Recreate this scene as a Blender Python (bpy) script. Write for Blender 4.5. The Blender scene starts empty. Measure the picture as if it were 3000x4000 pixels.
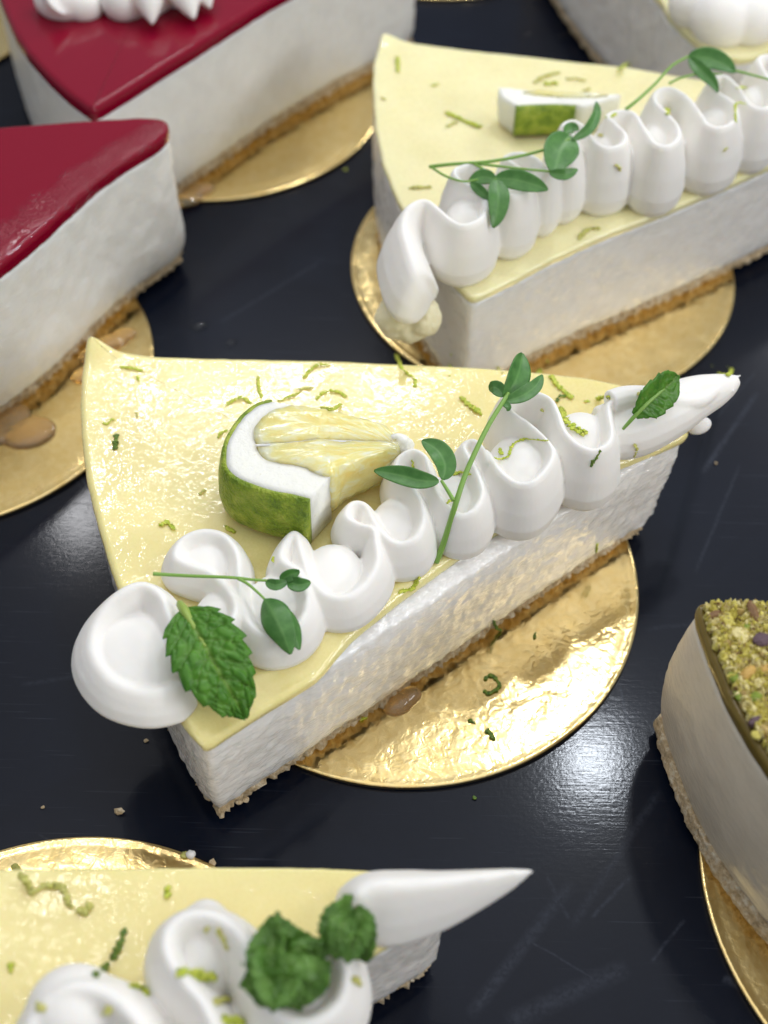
import bpy, math, random
import numpy as np
from mathutils import Vector, Matrix, noise
from mathutils.bvhtree import BVHTree
random.seed(7); rng = np.random.default_rng(7)
S = bpy.context.scene
COL = S.collection
R = math.radians

# ------------------------------------------------------------------ camera
FPX, TH, ROLL, CH = 2807.0, R(51.37), R(-1.29), 0.226     # focal length in picture units (1659 wide), tilt, roll, height (m)
c_, s_ = math.cos(ROLL), math.sin(ROLL)
R0 = Vector((1, 0, 0)); D0 = Vector((0, -math.sin(TH), -math.cos(TH))); FW = Vector((0, math.cos(TH), -math.sin(TH)))
RIGHT = R0 * c_ + D0 * s_; DOWN = D0 * c_ - R0 * s_
CAMP = Vector((0, 0, CH))
cam = bpy.data.cameras.new('camera'); camo = bpy.data.objects.new('camera', cam); COL.objects.link(camo)
m = Matrix((RIGHT, -DOWN, -FW)).transposed().to_4x4(); m.translation = CAMP
camo.matrix_world = m
cam.sensor_fit = 'HORIZONTAL'; cam.sensor_width = 36; cam.lens = FPX / 1659 * 36
cam.clip_start = .01; cam.clip_end = 50
cam.dof.use_dof = True; cam.dof.focus_distance = .243; cam.dof.aperture_fstop = 17
S.camera = camo

# ------------------------------------------------------------------ light
W = bpy.data.worlds.new('World'); S.world = W; W.use_nodes = True
wn, wl = W.node_tree.nodes, W.node_tree.links; bg = wn['Background']; bg.inputs[1].default_value = 1.0
wt = wn.new('ShaderNodeTexCoord'); wsep = wn.new('ShaderNodeSeparateXYZ'); wl.new(wt.outputs['Generated'], wsep.inputs[0])
wr = wn.new('ShaderNodeValToRGB'); wl.new(wsep.outputs[2], wr.inputs[0]); wr.color_ramp.interpolation = 'EASE'
for e, (p, c) in zip((wr.color_ramp.elements[0], wr.color_ramp.elements[1], wr.color_ramp.elements.new(.62)), ((0.0, (.24, .25, .27)), (.95, (.34, .355, .385)), (.62, (.26, .275, .305)))): e.position = p; e.color = (*c, 1)
wl.new(wr.outputs[0], bg.inputs[0])

def area(name, loc, target, sx, sy, power, color):
    l = bpy.data.lights.new(name, 'AREA'); l.shape = 'RECTANGLE'; l.size = sx; l.size_y = sy
    l.energy = power; l.color = color
    o = bpy.data.objects.new(name, l); COL.objects.link(o); o.location = loc
    o.rotation_euler = (Vector(target) - Vector(loc)).to_track_quat('-Z', 'Y').to_euler()
    return o
area('display_lamp', (.205, .60, .90), (.205, .60, 0), .045, .05, 1.1, (.86, .92, 1))
area('display_lamp', (-.065, .595, .45), (0, .25, 0), .20, .024, .44, (.98, .98, 1))
area('display_lamp', (-.337, .888, .90), (-.2, .6, 0), .045, .05, .42, (.98, .98, 1))
area('display_lamp', (-.27, .41, .90), (-.1, .3, 0), .05, .05, .2, (1, .93, .88))
area('ceiling_lamp', (.75, .13, .90), (.05, .16, 0), .30, .16, 1.2, (1, .99, .98))
area('display_lamp', (.85, -.18, .46), (.0, .18, .02), .40, .20, 2.5, (1, .985, .97))
area('ceiling_lamp', (.56, 1.05, .70), (.1, .35, 0), .30, .16, 2.0, (.99, .99, 1))
S.view_settings.view_transform = 'Standard'; S.view_settings.look = 'None'
S.view_settings.exposure = .25; S.view_settings.gamma = 1
S.render.engine = 'CYCLES'
S.cycles.max_bounces = 8; S.cycles.diffuse_bounces = 4; S.cycles.caustics_reflective = True; S.cycles.blur_glossy = .4
S.cycles.use_denoising = True
S.cycles.sample_clamp_indirect = 6

# ------------------------------------------------------------------ picture -> world
def ray(px):
    x = (px[0] - 829.5) / FPX; y = (px[1] - 1106) / FPX
    return (FW + RIGHT * x + DOWN * y).normalized()
def P(px, z=0.0):
    d = ray(px); t = (z - CH) / d.z
    return CAMP + d * t
def crop(k, x0, y0): return lambda pts: [((x0 + p[0] / k) * .553, (y0 + p[1] / k) * .553) + tuple(p[2:]) for p in pts]
cA = crop(1.2762, 200, 1300); cB = crop(1.0055, 1300, 1300); c3 = crop(1.106, 0, 0); c4 = crop(1.0055, 1350, 0)
c5 = crop(.9217, 0, 3200); c6 = crop(1.2286, 2300, 2200); cN = crop(2.949, 2550, 2250)
m1 = crop(1.659, 300, 2050); m2 = crop(1.659, 1100, 1500); m3 = crop(1.659, 1900, 1350)
b1 = crop(1.659, 1400, 600); b2 = crop(1.659, 2000, 150); c7 = crop(1.659, 0, 2900); cZ = crop(1.659, 600, 2600)
cL = crop(2.37, 0, 1200); cT = crop(1.8433, 2100, 0); cR = crop(1.659, 600, 0); cG = crop(1.185, 1600, 3000)

# ------------------------------------------------------------------ materials
def mat(name, base=(.8, .8, .8), rough=.5, metal=0, spec=.5, sss=0, sssr=(.004, .003, .002), coat=0, coatr=.1, trans=0, ior=1.45):
    m = bpy.data.materials.new(name); m.use_nodes = True
    b = m.node_tree.nodes['Principled BSDF']; I = b.inputs
    I['Base Color'].default_value = (*base, 1); I['Roughness'].default_value = rough; I['Metallic'].default_value = metal
    I['Specular IOR Level'].default_value = spec; I['IOR'].default_value = ior
    I['Subsurface Weight'].default_value = sss; I['Subsurface Radius'].default_value = sssr; I['Subsurface Scale'].default_value = 1
    I['Coat Weight'].default_value = coat; I['Coat Roughness'].default_value = coatr; I['Transmission Weight'].default_value = trans
    return m, m.node_tree.nodes, m.node_tree.links, b
def N(ns, t, **kw):
    n = ns.new(t)
    for k, v in kw.items():
        if k.startswith('i_'):
            key = k[2:].replace('_', ' ')
            n.inputs[int(key) if key.isdigit() else key].default_value = v
        else: setattr(n, k, v)
    return n
def coords(ns, ls, scale=(1, 1, 1), rot=(0, 0, 0)):
    t = N(ns, 'ShaderNodeTexCoord'); g = N(ns, 'ShaderNodeNewGeometry')
    mp = N(ns, 'ShaderNodeMapping'); mp.inputs['Scale'].default_value = scale; mp.inputs['Rotation'].default_value = rot
    ls.new(g.outputs['Position'], mp.inputs[0]); return mp.outputs[0]
def noise_n(ns, ls, vec, scale, detail=4, rough=.5, dist=0):
    n = N(ns, 'ShaderNodeTexNoise'); n.inputs['Scale'].default_value = scale; n.inputs['Detail'].default_value = detail
    n.inputs['Roughness'].default_value = rough; n.inputs['Distortion'].default_value = dist
    ls.new(vec, n.inputs['Vector']); return n.outputs[0]
def ramp(ns, ls, fac, stops):
    r = N(ns, 'ShaderNodeValToRGB'); e = r.color_ramp.elements
    while len(e) < len(stops): e.new(.5)
    for q, (p, c) in zip(e, stops): q.position = p; q.color = (*c, 1) if len(c) == 3 else c
    ls.new(fac, r.inputs[0]); return r.outputs[0]
def bump(ns, ls, h, strength, dist, prev=None):
    b = N(ns, 'ShaderNodeBump'); b.inputs['Strength'].default_value = strength; b.inputs['Distance'].default_value = dist
    ls.new(h, b.inputs['Height'])
    if prev is not None: ls.new(prev, b.inputs['Normal'])
    return b.outputs[0]
def math_n(ns, ls, op, a, b=None, c=None):
    n = N(ns, 'ShaderNodeMath', operation=op)
    for i, v in enumerate((a, b, c)):
        if v is None: continue
        if isinstance(v, (int, float)): n.inputs[i].default_value = v
        else: ls.new(v, n.inputs[i])
    return n.outputs[0]

def m_filling(name, col, rough, face_dir, k=1.0, wet=.4):
    m, ns, ls, b = mat(name, col, rough, sss=.65, sssr=(.005, .0042, .0034), spec=.5, coat=wet, coatr=.08)
    rz = math.atan2(face_dir[1], face_dir[0])
    v = coords(ns, ls, (1, 1, 1), (0, 0, 0))
    mp = N(ns, 'ShaderNodeMapping', vector_type='TEXTURE'); mp.inputs['Rotation'].default_value = (0, 0, rz)
    mp.inputs['Scale'].default_value = (2.6, 1, 1)
    ls.new(v, mp.inputs[0])
    n1 = noise_n(ns, ls, mp.outputs[0], 1000, 1.5, .6, .3); n2 = noise_n(ns, ls, mp.outputs[0], 260, 3, .55, .8)
    nrm = bump(ns, ls, n1, .6 * k, .00022); nrm = bump(ns, ls, n2, .3 * k, .0005, nrm); ls.new(nrm, b.inputs['Normal'])
    ls.new(bump(ns, ls, n1, 1.0, .0005, nrm), b.inputs['Coat Normal'])
    n3 = noise_n(ns, ls, v, 130, 4, .6)
    c = ramp(ns, ls, n3, [(.3, tuple(x * .93 for x in col)), (.7, tuple(min(1, x * 1.03) for x in col))])
    ls.new(c, b.inputs['Base Color'])
    rr = ramp(ns, ls, n2, [(.35, (rough * .7,) * 3), (.7, (min(1, rough * 1.5),) * 3)]); ls.new(rr, b.inputs['Roughness'])
    return m
def m_curd(name, col, wet=1.0):
    m, ns, ls, b = mat(name, col, .16, spec=.3, sss=.35, sssr=(.005, .0035, .001), coat=.8, coatr=.045)
    v = coords(ns, ls)
    n1 = noise_n(ns, ls, v, 560, 2, .6, .5); n2 = noise_n(ns, ls, v, 90, 3, .5); n3 = noise_n(ns, ls, v, 1700, 2, .5)
    mask = ramp(ns, ls, n2, [(.42, (0, 0, 0)), (.58, (1, 1, 1))])
    h = math_n(ns, ls, 'MULTIPLY', n1, math_n(ns, ls, 'MULTIPLY_ADD', mask, .7 * wet, .3))
    nrm = bump(ns, ls, h, .6 * wet, .00042); ls.new(nrm, b.inputs['Coat Normal'])
    c = ramp(ns, ls, n2, [(.3, tuple(x * .96 for x in col)), (.7, (min(1, col[0] * 1.03), min(1, col[1] * 1.04), col[2] * 1.12))])
    ls.new(c, b.inputs['Base Color'])
    rr = ramp(ns, ls, n3, [(.3, (.22,) * 3), (.7, (.34,) * 3)]); ls.new(rr, b.inputs['Roughness'])
    return m
def m_cream(name, col=(.90, .885, .85)):
    m, ns, ls, b = mat(name, col, .48, sss=.4, sssr=(.003, .0024, .0017), spec=.3)
    v = coords(ns, ls); n1 = noise_n(ns, ls, v, 420, 3, .5); n2 = noise_n(ns, ls, v, 2200, 2, .5)
    nrm = bump(ns, ls, n1, .1, .0008); nrm = bump(ns, ls, n2, .06, .0001, nrm); ls.new(nrm, b.inputs['Normal'])
    return m
def m_biscuit(name, a=(.74, .56, .33), c2=(.94, .82, .62)):
    m, ns, ls, b = mat(name, a, .55, sss=.1, spec=.4)
    v = coords(ns, ls); n1 = noise_n(ns, ls, v, 700, 6, .7); n2 = noise_n(ns, ls, v, 220, 3, .6)
    c = ramp(ns, ls, n1, [(.3, tuple(x * .6 for x in a)), (.48, a), (.62, c2), (.8, tuple(min(1, x * 1.2) for x in c2))]); ls.new(c, b.inputs['Base Color'])
    nrm = bump(ns, ls, n1, 1, .0012); nrm = bump(ns, ls, n2, .8, .002, nrm); ls.new(nrm, b.inputs['Normal'])
    return m
def m_gold():
    m, ns, ls, b = mat('gold_foil', (.84, .63, .27), .2, metal=1)
    v = coords(ns, ls); n1 = noise_n(ns, ls, v, 130, 2, .6, 1.2); n2 = noise_n(ns, ls, v, 480, 2, .6, .8); n3 = noise_n(ns, ls, v, 1500, 2, .6)
    nrm = bump(ns, ls, n1, .13, .0013); nrm = bump(ns, ls, n2, .2, .00036, nrm); nrm = bump(ns, ls, n3, .1, .00005, nrm); ls.new(nrm, b.inputs['Normal'])
    rr = ramp(ns, ls, n1, [(.3, (.14,) * 3), (.7, (.22,) * 3)]); ls.new(rr, b.inputs['Roughness'])
    c = ramp(ns, ls, n2, [(.3, (.84, .62, .25)), (.7, (.92, .73, .36))]); ls.new(c, b.inputs['Base Color'])
    return m
def m_glaze(name, col, frost):
    m, ns, ls, b = mat(name, col, .25, sss=.1, sssr=(.002, .0003, .0003), spec=.06, coat=.6, coatr=.05)
    v = coords(ns, ls); n1 = noise_n(ns, ls, v, 900, 2, .7, .4); n2 = noise_n(ns, ls, v, 60, 3, .55); n3 = noise_n(ns, ls, v, 160, 2)
    A, B = P((-60, 560), .042), P((170, 395), .042); d = (B - A).normalized()
    sx = N(ns, 'ShaderNodeVectorMath', operation='SUBTRACT'); ls.new(v, sx.inputs[0]); sx.inputs[1].default_value = (A.x, A.y, 0)
    ac = N(ns, 'ShaderNodeVectorMath', operation='DOT_PRODUCT'); ls.new(sx.outputs[0], ac.inputs[0]); ac.inputs[1].default_value = (-d.y, d.x, 0)
    e = math_n(ns, ls, 'ABSOLUTE', math_n(ns, ls, 'MULTIPLY_ADD', n2, .012, math_n(ns, ls, 'SUBTRACT', ac.outputs['Value'], .006)))
    mask = ramp(ns, ls, math_n(ns, ls, 'DIVIDE', e, .009), [(.2, (1, 1, 1)), (.5, (0, 0, 0))])
    h = math_n(ns, ls, 'MULTIPLY', n1, math_n(ns, ls, 'MULTIPLY_ADD', mask, frost, .03))
    nrm = bump(ns, ls, h, .8, .0006); nrm = bump(ns, ls, n3, .05, .0008, nrm)
    ls.new(nrm, b.inputs['Normal']); ls.new(nrm, b.inputs['Coat Normal'])
    return m
def m_leaf(name, dark, light, vein, rough=.38, bscale=1.0):
    m, ns, ls, b = mat(name, dark, rough, sss=.1, sssr=(.0005, .001, .0003), spec=.5)
    v = coords(ns, ls); n1 = noise_n(ns, ls, v, 500, 4, .6); a = N(ns, 'ShaderNodeAttribute', attribute_name='vein')
    c = N(ns, 'ShaderNodeMixRGB'); c.inputs[2].default_value = (*vein, 1); ls.new(a.outputs['Fac'], c.inputs[0])
    ls.new(ramp(ns, ls, n1, [(.3, dark), (.7, light)]), c.inputs[1]); ls.new(c.outputs[0], b.inputs['Base Color'])
    n2 = noise_n(ns, ls, v, 2400, 3, .6)
    nrm = bump(ns, ls, n2, .25 * bscale, .00012); ls.new(nrm, b.inputs['Normal'])
    tr = N(ns, 'ShaderNodeBsdfTranslucent'); tr.inputs[0].default_value = (light[0] * 1.6, light[1] * 1.6, light[2], 1)
    mx = N(ns, 'ShaderNodeMixShader'); mx.inputs[0].default_value = .18
    ls.new(b.outputs[0], mx.inputs[1]); ls.new(tr.outputs[0], mx.inputs[2]); ls.new(mx.outputs[0], ns['Material Output'].inputs[0])
    return m
def m_zest(name, a, b2):
    m, ns, ls, b = mat(name, a, .4, sss=.2, sssr=(.0006, .0008, .0001))
    v = coords(ns, ls); n1 = noise_n(ns, ls, v, 1600, 3, .6)
    ls.new(ramp(ns, ls, n1, [(.32, a), (.68, b2)]), b.inputs['Base Color'])
    ls.new(bump(ns, ls, n1, .7, .0005), b.inputs['Normal']); return m

FILL_MAIN = m_filling('cream_cheese_filling', (.90, .875, .83), .3, (.75, .66), 1.0, .8)
FILL_BACK = m_filling('pale_filling', (.86, .835, .79), .32, (.75, .66), .8)
FILL_RED = m_filling('white_filling', (.87, .86, .81), .4, (.8, .6), .8)
FILL_PIST = m_filling('ivory_filling', (.74, .66, .53), .4, (.5, -.86), .08)
CURD = m_curd('lime_curd_gel', (.89, .765, .32)); CURD_B = m_curd('lime_curd_gel_matt', (.90, .82, .44), .45)
CREAM = m_cream('whipped_cream', (.88, .86, .82)); CREAM_OLD = m_cream('dried_cream', (.82, .76, .52))
BISC = m_biscuit('biscuit_crumb'); GOLD = m_gold()
GLAZE1 = m_glaze('berry_jelly', (.21, .0004, .017), .04); GLAZE2 = m_glaze('berry_jelly_frosted', (.21, .0004, .016), 1.2)
PGLAZE = m_glaze('pistachio_glaze', (.17, .12, .025), .5)
MINT = m_leaf('mint_green', (.045, .17, .012), (.11, .30, .025), (.20, .34, .06)); MINT_D = m_leaf('mint_dark_green', (.055, .16, .018), (.15, .31, .05), (.27, .42, .13))
PEA = m_leaf('pea_green', (.06, .18, .04), (.12, .29, .075), (.19, .38, .12), .36, .4)
STEM = mat('pea_stem', (.22, .40, .08), .35, sss=.2, sssr=(.001, .001, .0003))[0]
ZEST = m_zest('zest_green', (.32, .46, .015), (.74, .76, .12)); ZEST_P = m_zest('zest_pale', (.50, .50, .10), (.66, .64, .22)); ZEST_D = m_zest('zest_dark', (.05, .13, .02), (.20, .29, .03))

def m_tray():
    m, ns, ls, b = mat('black_tray_plastic', (.002, .004, .011), .3, spec=.09, coat=.26, coatr=.10)
    v = coords(ns, ls)
    tot = None
    for ang, sc, th in ((3, (30, 1500, 1), .70), (-38, (14, 520, 1), .735), (62, (22, 700, 1), .745), (-6, (50, 1900, 1), .66)):
        mp = N(ns, 'ShaderNodeMapping'); mp.inputs['Rotation'].default_value = (0, 0, R(ang)); mp.inputs['Scale'].default_value = sc
        ls.new(v, mp.inputs[0]); n = noise_n(ns, ls, mp.outputs[0], 1, 2, .5)
        t = ramp(ns, ls, n, [(th, (0, 0, 0)), (min(.99, th + .06), (1, 1, 1))])
        tot = t if tot is None else math_n(ns, ls, 'MAXIMUM', tot, t)
    smear = noise_n(ns, ls, v, 26, 5, .6, .8); grain = noise_n(ns, ls, v, 1000, 1.5, .6); wave = noise_n(ns, ls, v, 300, 3, .5)
    # long single scratches (picture ends, width, strength)
    segs = [((1515, 1025), (1638, 845), .0010, .5), ((1338, 1480), (1375, 1640), .0004, .5), ((160, 1000), (232, 1135), .0004, .6), ((1275, 1985), (1365, 1890), .0006, .5),
            ((1360, 2085), (1090, 2212), .0022, .35), ((1290, 1800), (1205, 1770), .0004, .4), ((140, 1010), (240, 1130), .0003, .4), ((80, 1800), (255, 1905), .0003, .4),
            ((1480, 1985), (1405, 2080), .0005, .45), ((1140, 2030), (1310, 2130), .0003, .4), ((1545, 905), (1635, 800), .0005, .35), ((1180, 1890), (1230, 1990), .0006, .3),
            ((1560, 2110), (1640, 2150), .0012, .6), ((1240, 1900), (1010, 2200), .0016, .35), ((1430, 1700), (1230, 2010), .0012, .3), ((1390, 1360), (1650, 1330), .0008, .25), ((40, 1480), (300, 1440), .0008, .25), ((470, 700), (700, 560), .0010, .25), ((1600, 1000), (1500, 1240), .0006, .3)]
    sg = None
    for a, c, w, k in segs:
        A, B = P(a), P(c); d = (B - A); L = d.length; d /= L
        sx = N(ns, 'ShaderNodeVectorMath', operation='SUBTRACT'); ls.new(v, sx.inputs[0]); sx.inputs[1].default_value = (A.x, A.y, 0)
        al = N(ns, 'ShaderNodeVectorMath', operation='DOT_PRODUCT'); ls.new(sx.outputs[0], al.inputs[0]); al.inputs[1].default_value = (d.x, d.y, 0)
        ac = N(ns, 'ShaderNodeVectorMath', operation='DOT_PRODUCT'); ls.new(sx.outputs[0], ac.inputs[0]); ac.inputs[1].default_value = (-d.y, d.x, 0)
        wob = math_n(ns, ls, 'MULTIPLY_ADD', wave, .0006, -.0003)
        e = math_n(ns, ls, 'ABSOLUTE', math_n(ns, ls, 'ADD', ac.outputs['Value'], wob))
        f = math_n(ns, ls, 'SUBTRACT', 1, math_n(ns, ls, 'DIVIDE', e, w)); f = math_n(ns, ls, 'MAXIMUM', f, 0)
        g = math_n(ns, ls, 'ABSOLUTE', math_n(ns, ls, 'MULTIPLY_ADD', al.outputs['Value'], 2 / L, -1)); g = math_n(ns, ls, 'MAXIMUM', math_n(ns, ls, 'SUBTRACT', 1, g), 0)
        g = math_n(ns, ls, 'MINIMUM', math_n(ns, ls, 'MULTIPLY', g, 6), 1)
        q = math_n(ns, ls, 'MULTIPLY', math_n(ns, ls, 'MULTIPLY', f, g), k); q = math_n(ns, ls, 'MULTIPLY', q, ramp(ns, ls, grain, [(.35, (.3,) * 3), (.6, (1,) * 3)]))
        sg = q if sg is None else math_n(ns, ls, 'MAXIMUM', sg, q)
    mask = math_n(ns, ls, 'MULTIPLY', tot, ramp(ns, ls, smear, [(.4, (.05,) * 3), (.7, (.7,) * 3)])); mask = math_n(ns, ls, 'MAXIMUM', mask, math_n(ns, ls, 'MULTIPLY', sg, 1.3))
    c = N(ns, 'ShaderNodeMixRGB'); ls.new(math_n(ns, ls, 'MULTIPLY', mask, .28), c.inputs[0]); c.inputs[2].default_value = (.13, .15, .20, 1)
    ls.new(ramp(ns, ls, smear, [(.3, (.0015, .003, .009)), (.7, (.003, .006, .015))]), c.inputs[1]); ls.new(c.outputs[0], b.inputs['Base Color'])
    r = math_n(ns, ls, 'MULTIPLY_ADD', smear, .22, .22); r = math_n(ns, ls, 'MULTIPLY_ADD', mask, .18, r); ls.new(r, b.inputs['Roughness'])
    nrm = bump(ns, ls, grain, .22, .00006); ls.new(nrm, b.inputs['Normal']); 
    mb = N(ns, 'ShaderNodeMapping'); mb.inputs['Scale'].default_value = (110, 2400, 1); mb.inputs['Rotation'].default_value = (0, 0, R(4)); ls.new(v, mb.inputs[0])
    brush = noise_n(ns, ls, mb.outputs[0], 1, 2, .6); nb = bump(ns, ls, brush, .35, .00002); nb = bump(ns, ls, grain, .3, .00003, nb); ls.new(nb, b.inputs['Coat Normal'])
    return m
TRAY = m_tray()

# ------------------------------------------------------------------ mesh helpers
CAST = []      # (verts, polys) for dropping small things on what lies below
def link(name, verts, faces, material, parent=None, smooth=True, cast=False, attr=None):
    me = bpy.data.meshes.new(name); off = parent_loc(parent)
    me.from_pydata([tuple(Vector(v) - off) for v in verts], [], faces); me.materials.append(material)
    if smooth: me.polygons.foreach_set('use_smooth', [True] * len(me.polygons))
    if attr is not None:
        a = me.attributes.new('vein', 'FLOAT', 'POINT'); a.data.foreach_set('value', attr)
    me.update()
    o = bpy.data.objects.new(name, me); COL.objects.link(o)
    if parent is not None: o.parent = parent
    if cast: CAST.append(([Vector(v) for v in verts], faces))
    return o
def parent_loc(p):
    v = Vector((0, 0, 0))
    while p is not None: v += p.location; p = p.parent
    return v
def root(name, loc, label, cat, group=None):
    o = bpy.data.objects.new(name, None); COL.objects.link(o); o.location = loc; o.empty_display_size = .01
    return tag(o, label, cat, group)
def tag(o, label, cat, group=None):
    o['label'] = label; o['category'] = cat
    if group: o['group'] = group
    return o
def cat_rom(pts, step, closed=False):
    p = np.array(pts, float); n = len(p); out = []
    rngi = range(n if closed else n - 1)
    for i in rngi:
        a, b, c, d = (p[(i - 1) % n], p[i], p[(i + 1) % n], p[(i + 2) % n]) if closed else (p[max(i - 1, 0)], p[i], p[i + 1], p[min(i + 2, n - 1)])
        k = max(2, int(np.linalg.norm((c - b)[:3]) / step))
        for j in range(k):
            t = j / k; out.append(.5 * ((2 * b) + (c - a) * t + (2 * a - 5 * b + 4 * c - d) * t * t + (3 * b - a - 3 * c + d) * t ** 3))
    if not closed: out.append(p[-1])
    return np.array(out)
def fbm(v, s, o=4):
    return noise.fractal(Vector(v) * s, 1.0, 2.1, o, noise_basis='PERLIN_ORIGINAL')
def closed_outline(pts, step=.0006, sigma=.0012):
    p = np.array([(q[0], q[1]) for q in pts]); out = []
    for i in range(len(p)):
        a, b = p[i], p[(i + 1) % len(p)]; k = max(1, int(np.linalg.norm(b - a) / step))
        for j in range(k): out.append(a + (b - a) * j / k)
    q = np.array(out); r = max(1, int(3 * sigma / step)); w = np.exp(-.5 * (np.arange(-r, r + 1) * step / sigma) ** 2); w /= w.sum()
    q = sum(w[j + r] * np.roll(q, -j, axis=0) for j in range(-r, r + 1))
    area_ = .5 * np.sum(q[:, 0] * np.roll(q[:, 1], -1) - q[:, 1] * np.roll(q[:, 0], -1))
    return q if area_ > 0 else q[::-1].copy()
def normals2(q):
    t = np.roll(q, -1, 0) - np.roll(q, 1, 0); t /= np.linalg.norm(t, axis=1)[:, None] + 1e-12
    return np.stack([t[:, 1], -t[:, 0]], 1)
def layer(name, q, zs, offs, material, parent, rough_amp=0, rough_s=(400, 400, 400), zfun=None, rings=0, cap_bottom=False, seed=0, cast=True, camber=0, warp=None):
    """A slab with outline q: one row of vertices per height in zs, pushed out by offs, then rings that close the top."""
    n = len(q); nr = normals2(q); V = []; F = []
    turn = (np.roll(nr, -1, 0)[:, 0] * -np.roll(nr, 1, 0)[:, 1] + np.roll(nr, -1, 0)[:, 1] * np.roll(nr, 1, 0)[:, 0]) / (np.linalg.norm(np.roll(q, -1, 0) - np.roll(q, 1, 0), axis=1) + 1e-9)
    lim = -.55 / np.maximum(turn, 20); lim = np.max([np.roll(lim, j) for j in range(-4, 5)], axis=0); lim = np.mean([np.roll(lim, j) for j in range(-4, 5)], axis=0)   # a sharp corner is not inset past its own radius
    for k, z in enumerate(zs):
        for i in range(n):
            o = max(offs[k], lim[i])
            x, y = q[i] + nr[i] * o
            if rough_amp:
                d = fbm((x * rough_s[0] + seed, y * rough_s[1], z * rough_s[2]), 1, 5) * rough_amp
                x += nr[i][0] * d; y += nr[i][1] * d
            V.append([x, y, z])
    for k in range(len(zs) - 1):
        for i in range(n):
            a = k * n + i; b = k * n + (i + 1) % n; F.append((a, b, b + n, a + n))
    cen = q.mean(0); last = (len(zs) - 1) * n; top = np.array(V[last:last + n])
    ss = [1 - t for t in np.linspace(0, 1, rings + 2)[1:-1] ** 1.25] if rings else []
    prev = last
    for s in ss:
        st = len(V)
        for i in range(n):
            x, y = cen + (top[i, :2] - cen) * s; V.append([x, y, top[i, 2] + camber * (1 - s * s)])
        for i in range(n):
            a = prev + i; b = prev + (i + 1) % n; F.append((a, b, st + (i + 1) % n, st + i))
        prev = st
    ci = len(V); V.append([cen[0], cen[1], top[:, 2].mean() + camber])
    for i in range(n): F.append((prev + i, prev + (i + 1) % n, ci))
    if cap_bottom:
        ci = len(V); V.append([cen[0], cen[1], zs[0]])
        for i in range(n): F.append(((i + 1) % n, i, ci))
    if zfun:
        for v in V: v[2] += zfun(v)
    if warp:
        for v in V: v[0], v[1] = warp(*v)
    return link(name, V, F, material, parent, cast=cast)
def remeshed(name, parts, material, parent, voxel=.0004, smooth=6, cast=True, attr=None, disp=0):
    """Union of overlapping closed shells, fused into one smooth surface."""
    V = []; F = []
    for v, f in parts:
        k = len(V); V += [tuple(x) for x in v]; F += [tuple(i + k for i in q) for q in f]
    me = bpy.data.meshes.new('tmp'); me.from_pydata(V, [], F); o = bpy.data.objects.new('tmp', me); COL.objects.link(o)
    r = o.modifiers.new('r', 'REMESH'); r.mode = 'VOXEL'; r.voxel_size = voxel
    s = o.modifiers.new('s', 'SMOOTH'); s.factor = .5; s.iterations = smooth
    dg = bpy.context.evaluated_depsgraph_get(); ev = o.evaluated_get(dg); m2_ = ev.to_mesh()
    vs = [v.co.copy() for v in m2_.vertices]; fs = [tuple(p.vertices) for p in m2_.polygons]
    if disp:
        nn = [v.normal.copy() for v in m2_.vertices]
        vs = [v + n * (disp * fbm(v, 260, 4)) for v, n in zip(vs, nn)]
    ev.to_mesh_clear(); bpy.data.objects.remove(o); bpy.data.meshes.remove(me)
    return link(name, vs, fs, material, parent, cast=cast)
PROF = [(-.70, 0), (-1.08, .12), (-1.18, .30), (-.92, .58), (-.56, .81), (-.26, .96), (-.07, 1.01), (.07, 1.01), (.26, .96), (.56, .81), (.92, .58), (1.18, .30), (1.08, .12), (.70, 0)]
def ribbon(crest, zb, prof=PROF, step=.0005):
    """crest: rows (x, y, ztop, halfwidth); a tall soft band standing on zb below its crest line."""
    c = cat_rom(crest, step); V = []; F = []; n = len(prof)
    t = np.gradient(c[:, :2], axis=0); t /= np.linalg.norm(t, axis=1)[:, None] + 1e-12
    for k in range(3):   # soften turning frames
        t = (t + np.roll(t, 1, 0) + np.roll(t, -1, 0)); t[0] = t[1]; t[-1] = t[-2]; t /= np.linalg.norm(t, axis=1)[:, None] + 1e-12
    for i, p in enumerate(c):
        e = min(i, len(c) - 1 - i) * step; tap = min(1, .25 + (e / .003) ** .5 * .75)
        nx, ny = t[i, 1], -t[i, 0]; z0 = zb if len(p) < 5 else p[4]; h = p[2] - z0
        for a, z in prof: V.append((p[0] + nx * a * p[3] * tap, p[1] + ny * a * p[3] * tap, z0 + h * (z * (.6 + .4 * tap))))
    for i in range(len(c) - 1):
        for j in range(n):
            a = i * n + j; b = i * n + (j + 1) % n; F.append((a, b, b + n, a + n))
    F.append(tuple(range(n))[::-1]); F.append(tuple(range((len(c) - 1) * n, len(c) * n)))
    return V, F
def tube(path, nseg=10, step=.0005, flat=1.0):
    """path rows (x, y, z, r) -> closed tube."""
    c = cat_rom(path, step); V = []; F = []
    t = np.gradient(c[:, :3], axis=0); t /= np.linalg.norm(t, axis=1)[:, None] + 1e-12
    for i, p in enumerate(c):
        T = Vector(t[i]); U = T.cross(Vector((0, 0, 1)));
        U = U.normalized() if U.length > 1e-4 else Vector((1, 0, 0)); B = U.cross(T).normalized()
        for j in range(nseg):
            a = 2 * math.pi * j / nseg; V.append(Vector(p[:3]) + U * math.cos(a) * p[3] + B * math.sin(a) * p[3] * flat)
    for i in range(len(c) - 1):
        for j in range(nseg):
            a = i * nseg + j; b = i * nseg + (j + 1) % nseg; F.append((a, b, b + nseg, a + nseg))
    F.append(tuple(range(nseg))[::-1]); F.append(tuple(range((len(c) - 1) * nseg, len(c) * nseg)))
    return V, F
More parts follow.
